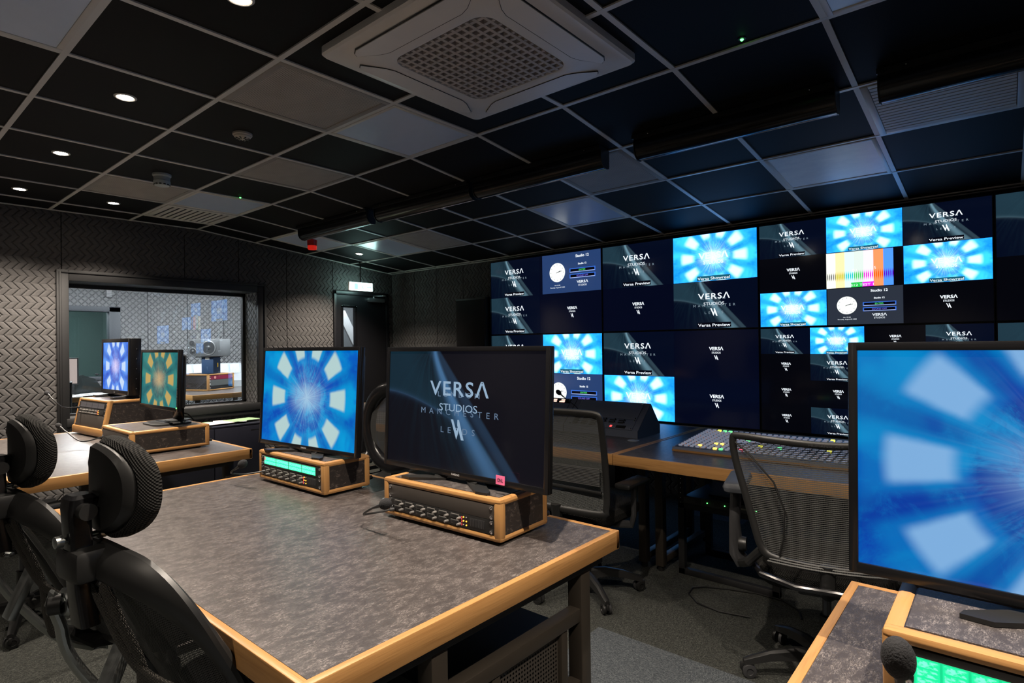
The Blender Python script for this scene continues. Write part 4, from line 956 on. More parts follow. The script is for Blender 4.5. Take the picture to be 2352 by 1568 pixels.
# vision mixer with rows of keys
def mixer():
    r = thing('vision_mixer', 'wide vision mixer panel covered in small grey and coloured keys on the rear desk', 'mixing console', (-.985, 3.04, .755)); hw = .435; D = .50; h0, h1 = .022, .062
    MB().mat(CONS).prism([(-hw, 0, 0), (-hw, 0, h0), (-hw, D, h1), (-hw, D, 0)], (2*hw, 0, 0)).mat(OAK[0]).b2(-hw, hw, -.006, 0, .0, .010).build('mixer_body', r, smooth=False)
    ang = math.atan2(h1-h0, D); M = Matrix.Translation((0, 0, h0)) @ Matrix.Rotation(ang, 4, 'X')
    MB().at(M).mat(plain('mixer_face', (.04, .042, .055), .4)).b2(-hw+.01, hw-.01, .01, D-.01, 0, .002).build('mixer_face', r, smooth=False)
    rnd = random.Random(3); KG = plain('pale_grey_key', (.42, .44, .52), .4, em=(.4, .45, .6), es=.28); n = 0
    cols = {'a': emis('amber_lit_key', (1, .62, .12), 2.2), 'r': emis('red_lit_key', (1, .08, .15), 2.0), 'g': emis('green_lit_key', (.2, 1, .35), 1.2), 'y': emis('yellow_lit_key', (1, .95, .1), 1.6)}
    stuff = MB()
    lit = {(1, 3): 'a', (1, 10): 'r', (3, 6): 'a', (3, 5): 'a', (4, 12): 'y', (12, 2): 'y', (12, 3): 'g', (12, 4): 'g', (12, 21): 'y', (5, 22): 'y', (0, 6): 'a', (9, 24): 'g'}
    for j in range(13):
        y = .035+j*.0345
        for i in range(26):
            x = -hw+.033+i*.0322
            mt = cols[lit[(j, i)]] if (j, i) in lit else (cols['g'] if rnd.random() < .02 else KG)
            if j < 4 and n < 100:
                MB().at(M).mat(mt).box((x, y, .006), (.019, .017, .009), .002, 1).build('key', r); n += 1
            else: stuff.at(M).mat(mt).box((x, y, .006), (.019, .017, .009), 0)
    o = stuff.build('keys', r, smooth=False); o['kind'] = 'stuff'
    m = MB().at(M).mat(emis('orange_key_labels', (1, .32, .12), .9)); rn = random.Random(5)
    for j in range(13):
        if j in (4, 8): continue
        y = .052+j*.0345
        for i in range(26):
            if rn.random() < .75: m.b2(-hw+.024+i*.0322, -hw+.041+i*.0322, y-.0025, y+.0025, .0021, .0026)
    m.build('lit_key_labels', r, smooth=False)
mixer()
# things under the rear desk
r = thing('rack_unit', 'thin rack-mounted device with tiny green lights under the vision mixer', 'rack unit', (-1.20, 3.45, .42))
MB().mat(plain('dark_teal_metal', (.03, .04, .045), .45, .3)).b2(-.24, .24, -.22, .22, 0, .043, .002).build('unit_housing', r)
MB().mat(DGREY).b2(-.2415, .2415, -.226, -.22, 0, .044, .001).mat(BLACK).b2(-.17, -.14, -.229, -.225, .012, .034).b2(-.06, -.03, -.229, -.225, .012, .034).mat(plain('grey_label', (.25, .26, .2), .6)).b2(.05, .13, -.228, -.225, .018, .026).build('front_plate', r)
for x in (-.10, .0, .17): MB().mat(GREENL).sphere((x, -.228, .022), .003, 8).build('indicator', r)
r = thing('equipment_rack', 'black open rack standing under the rear desk', 'rack frame', (-1.20, 3.45, 0))
for sx in (-.262, .262):
    for sy in (-.2, .2):
        m = MB().mat(MATT).b2(sx-.018, sx+.018, sy-.018, sy+.018, 0, .68); m.build('rack_rail', r)
for sy in (-.2, .2): bars(MATT, 'cross_rail', r, [(-.28, .28, sy-.018, sy+.018, .0, .035), (-.28, .28, sy-.018, sy+.018, .385, .4195)])
for i in range(9): MB().mat(CHROME).sphere((-.262, -.219, .42+i*.028), .0035, 8).build('cage_nut', r)
def cable(lab, pts, rad=.004):
    base = Vector(pts[0]); o = MB().mat(BLACK).tube([Vector(p)-base for p in pts], rad, 8).build('cable', loc=base); tag(o, lab, 'cable')
cable('thin black cable lying on the carpet under the vision mixer', [(-1.05+.28*cos(t*.5), 3.05+.16*sin(t*.5)*(1+.2*sin(t)), .006) for t in range(0, 11)])
cable('black cable looping over the rack device under the rear desk', [(-1.32, 3.3, .469), (-1.2, 3.28, .472), (-1.08, 3.30, .482), (-1.0, 3.36, .50), (-.94, 3.45, .56), (-.92, 3.55, .62)], .006)
r = thing('rack_box', 'black equipment box under the middle desk with small blue lights', 'equipment box', (-1.155, 1.2, .10))
MB().mat(MATT).b2(-.115, .115, -.24, .26, 0, .40, .004).build('box_body', r)
for i in range(6): MB().mat(WLED).sphere((.116, -.2+i*.06, .37+.01*(i % 3)), .0015, 6).build('indicator', r)
for x in (-.09, .09):
    for y in (-.2, .2): MB().mat(BLACK).cyl((x, y, -.10), (x, y, 0), .02, n=10).build('box_foot', r)

# ================================================================ LOW CABINET AND PAPERS BY THE WINDOW
r = thing('low_cabinet', 'low navy cabinet under the window, right of the window-side desk', 'cabinet', (-5.99, 2.37, 0))
MB().mat(NAVY).b2(-.22, .22, -.50, .50, .02, .585, .003).build('cabinet_body', r)
MB().mat(NAVY).b2(-.235, .235, -.515, .515, .585, .603, .003).build('cabinet_top', r)
for y in (-.25, .25): MB().mat(NAVY).b2(.22, .238, y-.245, y+.245, .03, .58, .002).build('cabinet_door', r); MB().mat(BLACK).b2(.237, .242, y+.10, y+.20, .53, .54).build('door_handle', r)
MB().mat(BLACK).b2(-.21, .21, -.49, .49, 0, .02).build('plinth', r)
rn = random.Random(9)
for i in range(7):
    m = MB().mat(PAPER if i % 3 else plain('pale_green_paper', (.35, .55, .3), .8)); a = rn.uniform(-.4, .4)
    o = m.box((0, 0, .0015), (.21, .297, .003), .0005).build('paper_sheet', loc=(-5.94+rn.uniform(-.05, .03), 1.98+i*.125, .6035+.0031*i), rot=(0, 0, a), smooth=False)
    tag(o, ['leftmost white sheet', 'second white sheet from the left', 'third sheet from the left', 'middle sheet', 'third sheet from the right', 'second white sheet from the right', 'rightmost white sheet'][i]+' on the low navy cabinet under the window', 'paper', 'papers on the low cabinet')

# ================================================================ CHAIRS
CHG = 'black office chairs'
def star_base(r, rad=.31, z=.085, mat=BLACK, a0=0.0):
    MB().mat(mat).lathe((0, 0, .05), (0, 0, 1), [(0, 0), (.045, 0), (.05, .03), (.045, .075), (.03, .08), (0, .08)], 20).build('base_hub', r)
    for i in range(5):
        a = a0+2*pi*i/5; M = Matrix.Rotation(a, 4, 'Z')
        sec = lambda x, zc, w, h: [(x, -w, zc-h), (x, w, zc-h), (x, w*.8, zc+h*.6), (x, w*.3, zc+h), (x, -w*.3, zc+h), (x, -w*.8, zc+h*.6)]
        MB().at(M).mat(mat).loft([sec(.03, .095, .028, .028), sec(.12, .105, .024, .022), sec(.22, .092, .020, .018), sec(rad-.02, .070, .018, .014), sec(rad+.008, .062, .014, .010)]).build('base_leg', r)
        c = MB().at(M).mat(BLACK).cyl((rad-.004, 0, .052), (rad-.004, 0, .072), .010, n=10).b2(rad-.022, rad+.022, -.006, .006, .03, .056, .003).build('caster', r)
        for sy in (-1, 1): MB().at(M @ Matrix.Translation((rad-.012, 0, .028)) @ Matrix.Rotation(.5*i, 4, 'Z')).mat(DGREY if sy > 0 else BLACK).lathe((0, sy*.008, 0), (0, sy, 0), [(0, 0), (.027, 0), (.028, .004), (.026, .013), (.014, .015), (.013, .011), (0, .011)], 20).build('caster_wheel', c)
    MB().mat(BLACK).cyl((0, 0, .12), (0, 0, .26), .027).mat(plain('gas_spring_steel', (.10, .10, .11), .3, .8)).cyl((0, 0, .26), (0, 0, .42), .016).build('gas_column', r)
def pad(m, w, h, prof, bow=0.0, n=40, p=2.6, cy=0.0, cz_=0.0, cx=0.0):
    rings = []
    for s, y in prof:
        ring = []
        for i in range(n):
            t = 2*pi*i/n; c, s_ = cos(t), sin(t)
            x = w*s*math.copysign(abs(c)**(2/p), c); z = h*s*math.copysign(abs(s_)**(2/p), s_)
            ring.append((cx+x, cy+y+bow*x*x, cz_+z))
        rings.append(ring)
    m.loft(rings); return m
def seat_pad(r, z=.46, w=.25, y0=-.20, y1=.27, mat=None):
    m = MB().mat(mat or KNIT); m.loft([rr3(w*.9, (y1-y0)/2*.92, .08, z-.045, (y0+y1)/2), rr3(w, (y1-y0)/2, .10, z-.02, (y0+y1)/2), rr3(w, (y1-y0)/2, .10, z+.01, (y0+y1)/2), rr3(w*.93, (y1-y0)/2*.94, .09, z+.03, (y0+y1)/2), rr3(w*.6, (y1-y0)/2*.6, .06, z+.036, (y0+y1)/2)])
    m.build('seat', r); MB().mat(BLACK).b2(-.10, .10, -.12, .14, z-.085, z-.045, .01).build('seat_mechanism', r)
def rr3(a, b, rad, z, cy): return [(p[0], p[1]+cy, p[2]) for p in rrect(a, b, rad, z, 6)]

def headrest_chair(lab, loc, rot):
    r = thing('headrest_chair', lab, 'chair', loc, rot, CHG)
    star_base(r, a0=.6); seat_pad(r)
    half = [(0, -.445, .925), (.08, -.44, .918), (.15, -.422, .898), (.205, -.39, .85), (.238, -.345, .775), (.252, -.295, .68), (.250, -.25, .58), (.225, -.215, .505), (.16, -.20, .462), (0, -.20, .45)]
    loop = half+[(-x, y, z) for x, y, z in half[-2:0:-1]]
    # refine
    def sub(P_, closed=True):
        out = []; k = len(P_)
        for i in range(k):
            a, b, c, d = [Vector(P_[(i+j) % k]) for j in (-1, 0, 1, 2)]
            for s_ in range(4): t = s_/4; out.append(.5*((2*b)+(-a+c)*t+(2*a-5*b+4*c-d)*t*t+(-a+3*b-3*c+d)*t**3))
        return out
    L = sub(loop); rad = [.024+.014*max(0, min(1, (p.z-.75)/.15))*(1 if abs(p.x) > .03 else 1) for p in L]
    m = MB().mat(BLACK); k = len(L); rings = []
    for i, p in enumerate(L):
        d = (L[(i+1) % k]-L[i-1]).normalized(); u = Vector((0, 1, -.45)).normalized(); u = (u-d*d.dot(u)).normalized(); w = d.cross(u)
        rings.append([p+u*cos(2*pi*j/12)*.017+w*sin(2*pi*j/12)*rad[i] for j in range(12)])
    rings.append(rings[0]); m.loft(rings, cap=False); m.build('back_frame', r)
    # mesh panel spanning the frame
    m = MB().mat(MESHF); rows = []
    for z in [.46+.018*i for i in range(26)]:
        # find frame x at this height
        best = None
        for a, b in zip(half, half[1:]):
            if b[2] <= z <= a[2] and a[2] != b[2]: t = (z-b[2])/(a[2]-b[2]); best = (b[0]+(a[0]-b[0])*t, b[1]+(a[1]-b[1])*t)
        if best is None: best = (half[-1][0]+.1, half[-1][1])
        x, y = best; rows.append([(x*c, y-.03*(1-c*c)+.004, z) for c in [-1+.2*q for q in range(11)]])
    m.loft(rows, cap=False, close=False); m.build('back_mesh', r)
    # stem, clamp, headrest
    MB().mat(GLOSS).loft([rrect2(.0, -.462, .030, .018, .79), rrect2(0, -.468, .026, .020, .86), rrect2(0, -.475, .024, .020, .96), rrect2(0, -.478, .024, .021, 1.03), rrect2(0, -.472, .028, .024, 1.055), rrect2(0, -.472, .020, .018, 1.062)]).build('headrest_post', r)
    MB().mat(BLACK).b2(-.052, .052, -.50, -.425, .885, .955, .016).build('post_clamp', r)
    m = MB().mat(BLACK).cyl((-.045, -.473, 1.03), (.045, -.473, 1.03), .017).box((.0, -.44, 1.045), (.05, .07, .03), .010, rot=Matrix.Rotation(R(20), 3, 'X')).cyl((-.0, -.425, 1.05), (0, -.392, 1.058), .020); m.build('headrest_bracket', r)
    for sx in (-1, 1): MB().mat(ALU).lathe((0, -.470+sx*.019, .972), (0, sx, 0), [(.006, 0), (.006, .012), (.012, .013), (.012, .026), (0, .028)], 18).build('adjusting_knob', r)
    HM = Matrix.Translation((0, -.438, 0)) @ Matrix.Rotation(R(-10), 4, 'Z') @ Matrix.Translation((0, .40, 0))
    m = MB().at(HM).mat(BLACK); pad(m, .112, .092, [(.6, -.008), (.93, -.004), (1, .006), (1, .016)], bow=2.6, cy=-.405, cz_=1.068, p=2.4); m.build('headrest_shell', r)
    m = MB().at(HM).mat(KNIT); pad(m, .130, .107, [(.78, .004), (.90, .0), (.98, .008), (1.0, .022), (.97, .036), (.88, .046), (.6, .052), (.2, .054)], bow=2.6, cy=-.392, cz_=1.066, p=2.4, n=48); m.build('headrest_cushion', r)
    # straps of bunched mesh
    for x0, w_, pts in ((.03, .020, [(.045, -.445, .86), (.07, -.43, .80), (.085, -.41, .74), (.09, -.395, .68), (.06, -.38, .60), (.03, -.36, .53)]),
                        (.0, .018, [(.02, -.45, .87), (.045, -.44, .81), (.065, -.42, .74), (.10, -.40, .69), (.15, -.37, .655), (.20, -.32, .63)]),
                        (-.02, .018, [(-.15, -.415, .87), (-.13, -.43, .83), (-.115, -.435, .79), (-.125, -.43, .75)])):
        q = [Vector(p) for p in pts]; MB().mat(STRAP).tube(sub(pts)[:(len(pts)-1)*4+1], w_, 10, flat=.45, up=(0, 1, .2)).build('woven_strap', r)
    # aluminium levers behind the back
    MB().mat(ALU).tube(sub([(-.13, -.455, .80), (-.155, -.45, .74), (-.16, -.43, .66), (-.12, -.38, .56), (-.05, -.30, .45), (-.02, -.20, .42)])[:21], .017, 12, flat=.7, up=(0, 1, 0)).build('back_support_arm', r)
    MB().mat(ALU).lathe((-.13, -.445, .80), (0, -1, 0), [(0, 0), (.030, 0), (.032, .006), (.026, .012), (0, .012)], 24).mat(BLACK).lathe((-.13, -.457, .80), (-.6, -1, 0), [(0, 0), (.022, 0), (.022, .022), (.018, .026), (0, .026)], 16).build('pivot_knob', r)
    MB().mat(BLACK).tube([(-.13, -.445, .80), (-.07, -.455, .81), (-.01, -.455, .845)], .016, 10, flat=.5, up=(0, 1, 0)).build('pivot_link', r)
    MB().mat(ALU).box((.012, -.425, .655), (.052, .022, .14), .005, rot=Matrix.Rotation(R(-24), 3, 'X')).build('centre_bracket', r)
    MB().mat(ALU).box((-.20, -.40, .72), (.05, .018, .012), .003, rot=Matrix.Rotation(R(25), 3, 'Z')).build('tilt_lever', r)
    MB().mat(BLACK).tube([(0, -.30, .50), (0, -.24, .44), (0, -.12, .41)], .030, 10, flat=.5).build('back_spine', r)
    for sx in (-1, 1):
        m = MB().mat(BLACK).tube([(sx*.20, -.02, .41), (sx*.29, -.02, .43), (sx*.30, -.02, .50), (sx*.30, -.02, .60)], .016, 10).b2(sx*.30-.04, sx*.30+.04, -.14, .11, .60, .632, .014); m.build('armrest', r)
    return r
C1 = headrest_chair('large black headrest chair nearest the camera at the lower left', (-1.53, .800, 0), R(8))
dup(C1, (-2.25, .775, 0), R(7), 'second black headrest chair, at the left end of the middle desk')
dup(C1, (-3.76, .62, 0), R(20), 'headrest chair of which only base and seat show at the lower left edge')

def task_chair(lab, loc, rot, kind):
    r = thing('mesh_back_chair', lab, 'chair', loc, rot, CHG)
    star_base(r, rad=.315, mat=BLACK, a0=(-.63 if kind == 'a' else 3.14+.35)); seat_pad(r, z=.455, w=.25, y0=-.2, y1=.26)
    if kind == 'a': half = [(0, -.272, 1.012), (.15, -.268, 1.012), (.245, -.262, 1.008), (.272, -.258, .985), (.280, -.25, .90), (.287, -.238, .75), (.293, -.235, .62), (.29, -.24, .545), (.262, -.245, .515), (0, -.25, .508)]
    else: half = [(0, -.300, .985), (.18, -.285, .992), (.29, -.262, .998), (.315, -.255, .985), (.305, -.255, .90), (.272, -.262, .78), (.240, -.27, .66), (.215, -.275, .585), (.165, -.285, .555), (0, -.30, .545)]
    loop = [Vector(p) for p in half+[(-x, y, z) for x, y, z in half[-2:0:-1]]]
    def sub(P_):
        out = []; k = len(P_)
        for i in range(k):
            a, b, c, d = [P_[(i+j) % k] for j in (-1, 0, 1, 2)]
            for s_ in range(4): t = s_/4; out.append(.5*((2*b)+(-a+c)*t+(2*a-5*b+4*c-d)*t*t+(-a+3*b-3*c+d)*t**3))
        return out
    L = sub(loop)
    MB().mat(BLACK).tube(L, .018 if kind == 'a' else .014, 10, closed=True, flat=.65, up=(0, 1, 0)).build('back_frame', r)
    m = MB().mat(MESHG if kind == 'a' else MESHF2); rows = []; zs = [half[-1][2]+(half[0][2]-half[-1][2])*i/24 for i in range(25)]
    for z in zs:
        best = (half[-1][0], half[-1][1])
        for a, b in zip(half, half[1:]):
            if min(a[2], b[2]) <= z <= max(a[2], b[2]) and abs(a[2]-b[2]) > 1e-4: t = (z-b[2])/(a[2]-b[2]); best = (b[0]+(a[0]-b[0])*t, b[1]+(a[1]-b[1])*t); break
        x, y = best
        if x < .1: x = .2
        rows.append([(x*c, y-(.008 if kind == 'a' else .03)*(1-c*c), z) for c in [-1+.2*q for q in range(11)]])
    m.loft(rows, cap=False, close=False).build('back_mesh', r)
    if kind == 'a':
        m = MB().mat(plain('ribbed_lumbar_band', (.05, .05, .05), .6))
        for i in range(12): m.b2(-.268, .268, -.262, -.256, .655+i*.0075, .660+i*.0075, .001)
        m.build('lumbar_band', r)
        MB().mat(BLACK).b2(-.275, .275, -.262, -.250, .618, .632, .004).build('lumbar_rail', r)
        MB().mat(BLACK).tube([(0, -.25, .53), (0, -.24, .44), (0, -.12, .40)], .03, 10).build('back_spine', r)
        for sx in (-1, 1):
            MB().mat(DGREY).tube([(sx*.20, .0, .40), (sx*.30, .0, .415), (sx*.315, .0, .47), (sx*.315, .0, .62)], .016, 10, flat=1.4).mat(BLACK).b2(sx*.31-.045, sx*.31+.045, -.12, .13, .62, .648, .012).build('armrest', r)
    else:
        for sx in (-1, 1):
            MB().mat(BLACK).tube([(sx*.305, -.272, .975), (sx*.25, -.29, .93), (sx*.17, -.305, .84), (sx*.135, -.31, .74), (sx*.14, -.305, .64), (sx*.155, -.295, .57)], .0035, 8).build('mesh_seam', r)
            MB().mat(DGREY).tube([(sx*.30, -.10, .46), (sx*.325, -.11, .50), (sx*.33, -.11, .62), (sx*.325, -.09, .755)], [.026, .024, .018, .018], 12, flat=1.3).mat(plain('grey_arm_pad', (.06, .065, .075), .5)).b2(sx*.32-.045, sx*.32+.045, -.20, .07, .755, .80, .020).build('armrest', r)
            MB().mat(BLACK).tube([(sx*.22, -.22, .56), (sx*.27, -.20, .50), (sx*.30, -.14, .47), (sx*.29, -.05, .455)], .018, 10).build('back_bracket', r)
            MB().mat(BLACK).lathe((sx*.285, -.12, .54), (sx, 0, 0), [(0, 0), (.028, 0), (.03, .02), (.025, .03), (0, .03)], 16).build('armrest_pivot', r)
        MB().mat(GLOSS).tube([(-.26, -.12, .475), (-.22, -.27, .485), (-.10, -.335, .48), (.10, -.335, .48), (.22, -.27, .485), (.26, -.12, .475)], .012, 10).build('seat_rail', r)
        MB().mat(BLACK).tube([(0, -.30, .56), (0, -.30, .46), (0, -.12, .40)], .026, 10).build('back_spine', r)
        MB().mat(DGREY).text('HUMANSCALE', (0, -.316, .986), .010, .11, bold=.01).build('maker_lettering', r, smooth=False)
    return r
MESHF2 = m_mesh('fine_grey_line_back_mesh', (.06, .062, .06), 150, cov=.50, fine=False)
task_chair('straight mesh-back chair at the rear desk, right behind the dark monitor', (-1.79, 2.69, 0), R(1), 'a')
task_chair('curved mesh-back chair facing the vision mixer, left of the big blue monitor', (-.555, 2.575, 0), R(13), 'b')
# glossy ring-backed chair seen between the two black monitors
r = thing('ring_back_chair', 'glossy black ring-backed chair seen between the two black monitors', 'chair', (-3.02, 2.52, 0), R(30), CHG)
star_base(r, a0=.2); seat_pad(r, z=.48)
P_ = [(.19*cos(2*pi*i/36), -.30+.03*cos(4*pi*i/36), .86+.24*sin(2*pi*i/36)) for i in range(36)]
MB().mat(GLOSS).tube(P_, .045, 14, closed=True, flat=.7, up=(0, 1, 0)).build('back_ring', r)
m = MB().mat(MESHF); pad(m, .165, .215, [(1, 0), (1, .003)], cy=-.305, cz_=.86, p=2); m.build('back_mesh', r)
MB().mat(BLACK).tube([(0, -.31, .62), (0, -.30, .50), (0, -.15, .42)], .032, 10).build('back_spine', r)
for sx in (-1, 1): MB().mat(GLOSS).tube([(sx*.20, 0, .42), (sx*.29, -.05, .46), (sx*.31, -.10, .58), (sx*.29, .0, .68), (sx*.28, .12, .68)], .022, 10).build('armrest', r)

# ================================================================ THE ROOMS BEYOND THE WINDOW
def beyond():
    XW = -9.9; z0 = 0
    struct(MB().mat(CARPET).b2(-14.2, -6.5, -1.2, 7.0, -.06, 0).build('floor_beyond', smooth=False))
    struct(MB().mat(plain('beyond_ceiling_paint', (.4, .4, .4), .8)).b2(-14.2, -6.6, -1.2, 7.0, 2.6, 2.7).build('ceiling_beyond', smooth=False))
    m = MB().mat(QUILT)
    y0, y1, zb, zt = .6, 2.62, .95, 1.90
    for a, b in ((-1.2, y0), (y1+.10, 3.12), (3.13, 3.68), (3.69, 4.24), (4.25, 4.95), (4.96, 7.0)): m.b2(XW-.1, XW, a, b, 0, 2.6)
    m.b2(XW-.1, XW, y0, y1+.095, zt, 2.6); m.b2(XW-.1, XW, y0, y1+.095, 0, zb)
    m.mat(MATT).b2(XW-.14, XW-.1, -1.2, y0, 0, 2.6).b2(XW-.14, XW-.1, y1+.1, 7, 0, 2.6)
    struct(m.build('wall_beyond', smooth=False))
    FG = plain('grey_blue_window_paint', (.05, .055, .065), .5); m = MB().mat(FG)
    m.b2(XW-.1, XW+.03, y1, y1+.14, zb, zt+.07, .004); m.b2(XW-.1, XW+.03, y0, y1+.14, zt, zt+.075, .004); m.b2(XW-.1, XW+.02, y0, y1, zb-.03, zb+.02, .004)
    w2 = struct(m.build('window_2')); MB().mat(GLASS).b2(XW-.06, XW-.055, y0, y1, zb, zt).build('window_pane', w2, smooth=False)
    struct(MB().mat(plain('green_grey_foam', (.09, .15, .135), .9)).b2(-13.3, -13.2, -1.2, 3.4, 0, 2.6).b2(-13.3, XW-.15, 3.4, 3.5, 0, 2.6).build('wall_far', smooth=False))
    struct(MB().mat(QUILT).prism([(-6.6, 3.78, 0), (XW, 5.3, 0), (XW, 5.4, 0), (-6.6, 3.88, 0)], (0, 0, 2.6)).b2(XW, -6.6, -1.2, -1.1, 0, 2.6).build('wall_side', smooth=False))
    # lit ceiling panels of that room; the corridor one is added to brighten it
    for i, (x, y, lab) in enumerate(((-8.2, 2.0, 'bright ceiling light of the room behind the window, left'), (-8.2, 4.0, 'bright ceiling light of the room behind the window, right'), (-11.6, 1.6, 'ceiling light of the second room behind the window'), (-7.4, 5.2, 'added unseen ceiling light that brightens the corridor behind the door'))):
        r = thing('office_ceiling_light', lab, 'light', (x, y, 2.598)); MB().mat(FRAMEW).b2(-.30, .30, -.30, .30, -.015, 0).build('light_frame', r, smooth=False)
        MB().mat(emis('cool_white_light_panel', (.95, .98, 1), BEYOND_E if i < 2 else 2.2)).b2(-.28, .28, -.28, .28, -.018, -.0152).build('light_diffuser', r, smooth=False)
    # desk with case, loudspeaker and console
    def bdesk(lab, x0, x1, y0, y1, z=.754):
        r = thing('desk', lab, 'desk', ((x0+x1)/2, (y0+y1)/2, 0), 0, 'oak-edged desks'); hx, hy = (x1-x0)/2, (y1-y0)/2
        MB().mat(LAM).b2(-hx+.02, hx-.02, -hy+.02, hy-.02, z-.03, z).build('desktop', r, smooth=False)
        bars(OAK[1], 'oak_edging', r, [(hx-.02, hx, -hy, hy, z-.065, z+.001), (-hx, -hx+.02, -hy, hy, z-.065, z+.001)])
        bars(OAK[0], 'oak_edging', r, [(-hx+.02, hx-.02, -hy, -hy+.02, z-.065, z+.001), (-hx+.02, hx-.02, hy-.02, hy, z-.065, z+.001)])
        for sx in (-1, 1):
            for sy in (-1, 1): MB().mat(STEEL).b2(sx*(hx-.1)-.025, sx*(hx-.1)+.025, sy*(hy-.1)-.025, sy*(hy-.1)+.025, 0, z-.03).build('leg', r)
    bdesk('desk beyond the window carrying the grey loudspeaker and a wooden case', -9.5, -7.90, 2.99, 4.30)
    bdesk('desk beyond the window at the left, carrying papers and a pinkish monitor', -9.75, -9.0, .8, 2.62)
    r = thing('equipment_case', 'oak-edged case with a maroon panel beyond the window, under the loudspeaker', 'equipment case', (-8.60, 3.65, .757), R(115))
    w, d, h = .50, .55, .235
    MB().mat(DLAM).b2(-w/2+.01, w/2-.01, .02, d-.003, .004, h-.004).build('case_body', r, smooth=False)
    bars(OAK[0], 'oak_edging', r, [(-w/2, w/2, 0, .03, h-.02, h), (-w/2, w/2, 0, .03, 0, .02), (-w/2, w/2, d-.03, d, h-.02, h), (-w/2, w/2, d-.03, d, 0, .02)], .006)
    bars(OAK[1], 'oak_edging', r, [(-w/2, -w/2+.03, 0, d, h-.02, h), (w/2-.03, w/2, 0, d, h-.02, h), (-w/2, -w/2+.03, 0, d, 0, .02), (w/2-.03, w/2, 0, d, 0, .02)], .006)
    bars(OAK[2], 'oak_edging', r, [(-w/2, -w/2+.03, 0, .03, 0, h), (w/2-.03, w/2, 0, .03, 0, h), (w/2-.03, w/2, d-.03, d, 0, h), (-w/2, -w/2+.03, d-.03, d, 0, h)], .006)
    MB().mat(plain('maroon_panel', (.20, .012, .04), .35)).b2(-.22, .22, .004, .012, .155, .212).mat(plain('maroon_badge', (.7, .3, .25), .5)).lathe((-.12, .003, .185), (0, -1, 0), [(0, 0), (.02, 0), (.02, .001), (0, .001)], 16).build('maroon_panel', r, smooth=False)
    MB().mat(plain('grey_steel_panel', (.16, .17, .165), .4, .5)).b2(-.22, .22, .004, .012, .07, .152).mat(BLACK).b2(-.22, .22, .004, .012, .022, .068).build('rack_panel', r, smooth=False)
    for z in (.04, .09, .13, .17, .20):
        for x in (-.21, .21): MB().mat(CHROME).sphere((x, .002, z), .006, 8).build('screw', r)
    o = MB().mat(plain('navy_cardboard', (.02, .055, .13), .6)).box((0, 0, .115), (.17, .20, .23), .004).mat(plain('white_tape', (.7, .7, .68), .6)).box((-.0, -.1015, .215), (.06, .002, .03)).mat(plain('yellow_label', (.8, .5, .03), .5)).box((.086, .02, .12), (.002, .035, .06)).build('navy_box', loc=(-8.73, 3.56, .994), rot=(0, 0, R(40)))
    tag(o, 'small navy box between the wooden case and the loudspeaker beyond the window', 'box')
    r = thing('loudspeaker', 'grey three-way loudspeaker lying on its side beyond the window', 'loudspeaker', (-8.74, 3.54, 1.226), R(38)); SG = plain('grey_speaker_cabinet', (.12, .125, .13), .45)
    MB().mat(BLACK).b2(-.14, .14, -.1, .1, 0, .012).build('isolation_pad', r)
    MB().mat(SG).b2(-.235, .235, -.14, .145, .012, .262, .010).build('cabinet', r)
    def driver(x, z, rad, dome): 
        MB().mat(plain('driver_surround', (.22, .225, .23), .35)).lathe((x, -.141, z), (0, -1, 0), [(rad, 0), (rad*1.1, .004), (rad*.98, .008), (rad*.9, .003)], 28).mat(plain('driver_cone', (.05, .052, .055), .4)).lathe((x, -.148, z), (0, 1, 0), [(rad*.92, 0), (rad*.55, -.004 if False else .004), (rad*.3, .006), (dome, .001), (dome*.5, -.006), (0, -.008)], 28).build('driver', r)
    driver(.075, .135, .095, .035); driver(-.155, .085, .050, .022); driver(-.165, .200, .042, .013)
    MB().mat(WLED).sphere((-.215, -.142, .14), .004, 8).build('power_light', r)
    r = thing('mixing_console', 'white sloping mixing console behind the wooden case beyond the window', 'mixing console', (-9.32, 3.95, .756), R(90))
    WC = plain('white_console_body', (.36, .38, .40), .5)
    MB().mat(WC).prism([(-.60, -.25, 0), (-.60, -.25, .10), (-.60, .0, .20), (-.60, .05, .36), (-.60, .10, .36), (-.60, .10, 0)], (.93, 0, 0)).build('console_body', r, smooth=False)
    for i in range(5): MB().mat(plain('pale_blue_meter_panel', (.45, .52, .58), .3)).prism([(-.58+i*.18, -.006, .20), (-.43+i*.18, -.006, .20), (-.43+i*.18, .038, .345), (-.58+i*.18, .038, .345)], (0, -.004, .001)).build('meter_panel', r, smooth=False)
    o = MB().mat(plain('soft_grey_bag', (.14, .145, .15), .8)).sphere((0, 0, .11), .15, 20, (1, .8, .85)).mat(PAPER).b2(-.10, .10, -.05, .05, .215, .235, .005).build('grey_bag', loc=(-8.12, 4.05, .775)); tag(o, 'rounded grey bag right of the maroon-panelled case beyond the window', 'bag')
    r = thing('monitor', 'small monitor with a pinkish page at the left edge of the window', 'monitor', (-9.32, 1.86, .755), R(70), MG)
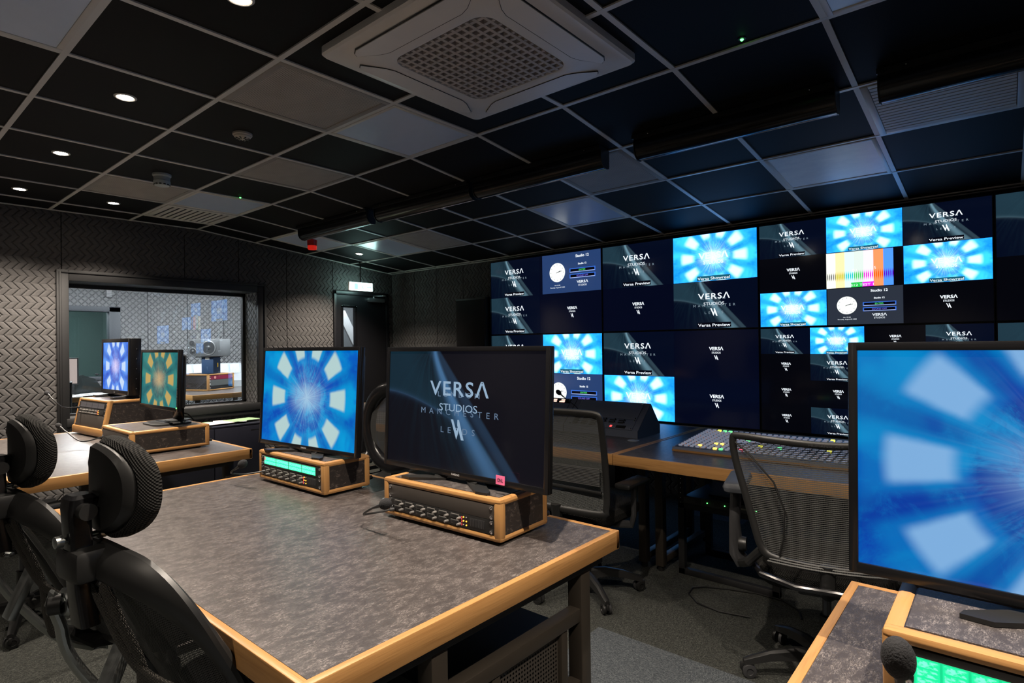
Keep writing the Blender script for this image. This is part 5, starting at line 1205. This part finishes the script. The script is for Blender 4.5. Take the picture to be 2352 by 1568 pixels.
    MB().mat(BLACK).b2(-.26, .26, -.012, .012, .15, .50, .004).mat(emis('pinkish_page', (.55, .42, .38), 1)).b2(-.245, .245, -.0135, -.012, .165, .485).build('monitor_housing', r, smooth=False)
    MB().mat(BLACK).b2(-.02, .02, 0, .03, .0, .2, .004).b2(-.11, .11, -.09, .09, 0, .012, .004).build('monitor_stand', r)
    o = MB().mat(plain('dark_glossy_hood', (.02, .024, .024), .15)).prism([(0, -.16, 0), (0, .20, 0), (0, .08, .2), (0, -.06, .26), (0, -.15, .24)], (.28, 0, 0)).build('dark_console_hood', loc=(-9.735, 2.26, .757), rot=(0, 0, 0), smooth=False); tag(o, 'dark sloping console seen through the left part of the window', 'console')
    for i in range(3):
        o = MB().mat(PAPER).box((0, 0, .004), (.21, .297, .008), .001).build('paper_stack', loc=(-9.10, 2.0+i*.13, .7565+.009*i), rot=(0, 0, R(80+20*i))); tag(o, ['nearest of the paper stacks', 'middle one of the paper stacks', 'farthest right of the paper stacks'][i]+' on the left desk beyond the window', 'paper', 'papers on the desk beyond the window')
    mic('thin gooseneck microphone beyond the window at the left', [(-9.30, 2.50, .76), (-9.30, 2.50, .90), (-9.30, 2.44, 1.0), (-9.30, 2.34, 1.02)], head=.014)
    r = thing('desk_chair', 'dark mesh chair beyond the window at its left edge', 'chair', (-8.55, 1.62, 0), R(80), CHG)
    star_base(r); seat_pad(r); MB().mat(BLACK).tube([(-.22, -.25, .5), (-.23, -.26, .75), (-.24, -.28, .98), (.24, -.28, .98), (.23, -.26, .75), (.22, -.25, .5)], .016, 8).build('back_frame', r)
    MB().mat(MESHF).quad((-.22, -.26, .5), (.22, -.26, .5), (.24, -.28, .97), (-.24, -.28, .97)).build('back_mesh', r); MB().mat(BLACK).tube([(0, -.27, .6), (0, -.26, .48), (0, -.1, .41)], .025, 8).build('back_spine', r)
    o = MB().mat(plain('grey_sensor', (.22, .22, .23), .5)).b2(0, .04, -.035, .035, -.07, .07, .01).build('wall_sensor', loc=(XW, 2.62, 2.18)); tag(o, 'small grey box on the quilted wall above the inner window', 'sensor')
BEYOND_E = 130
beyond()
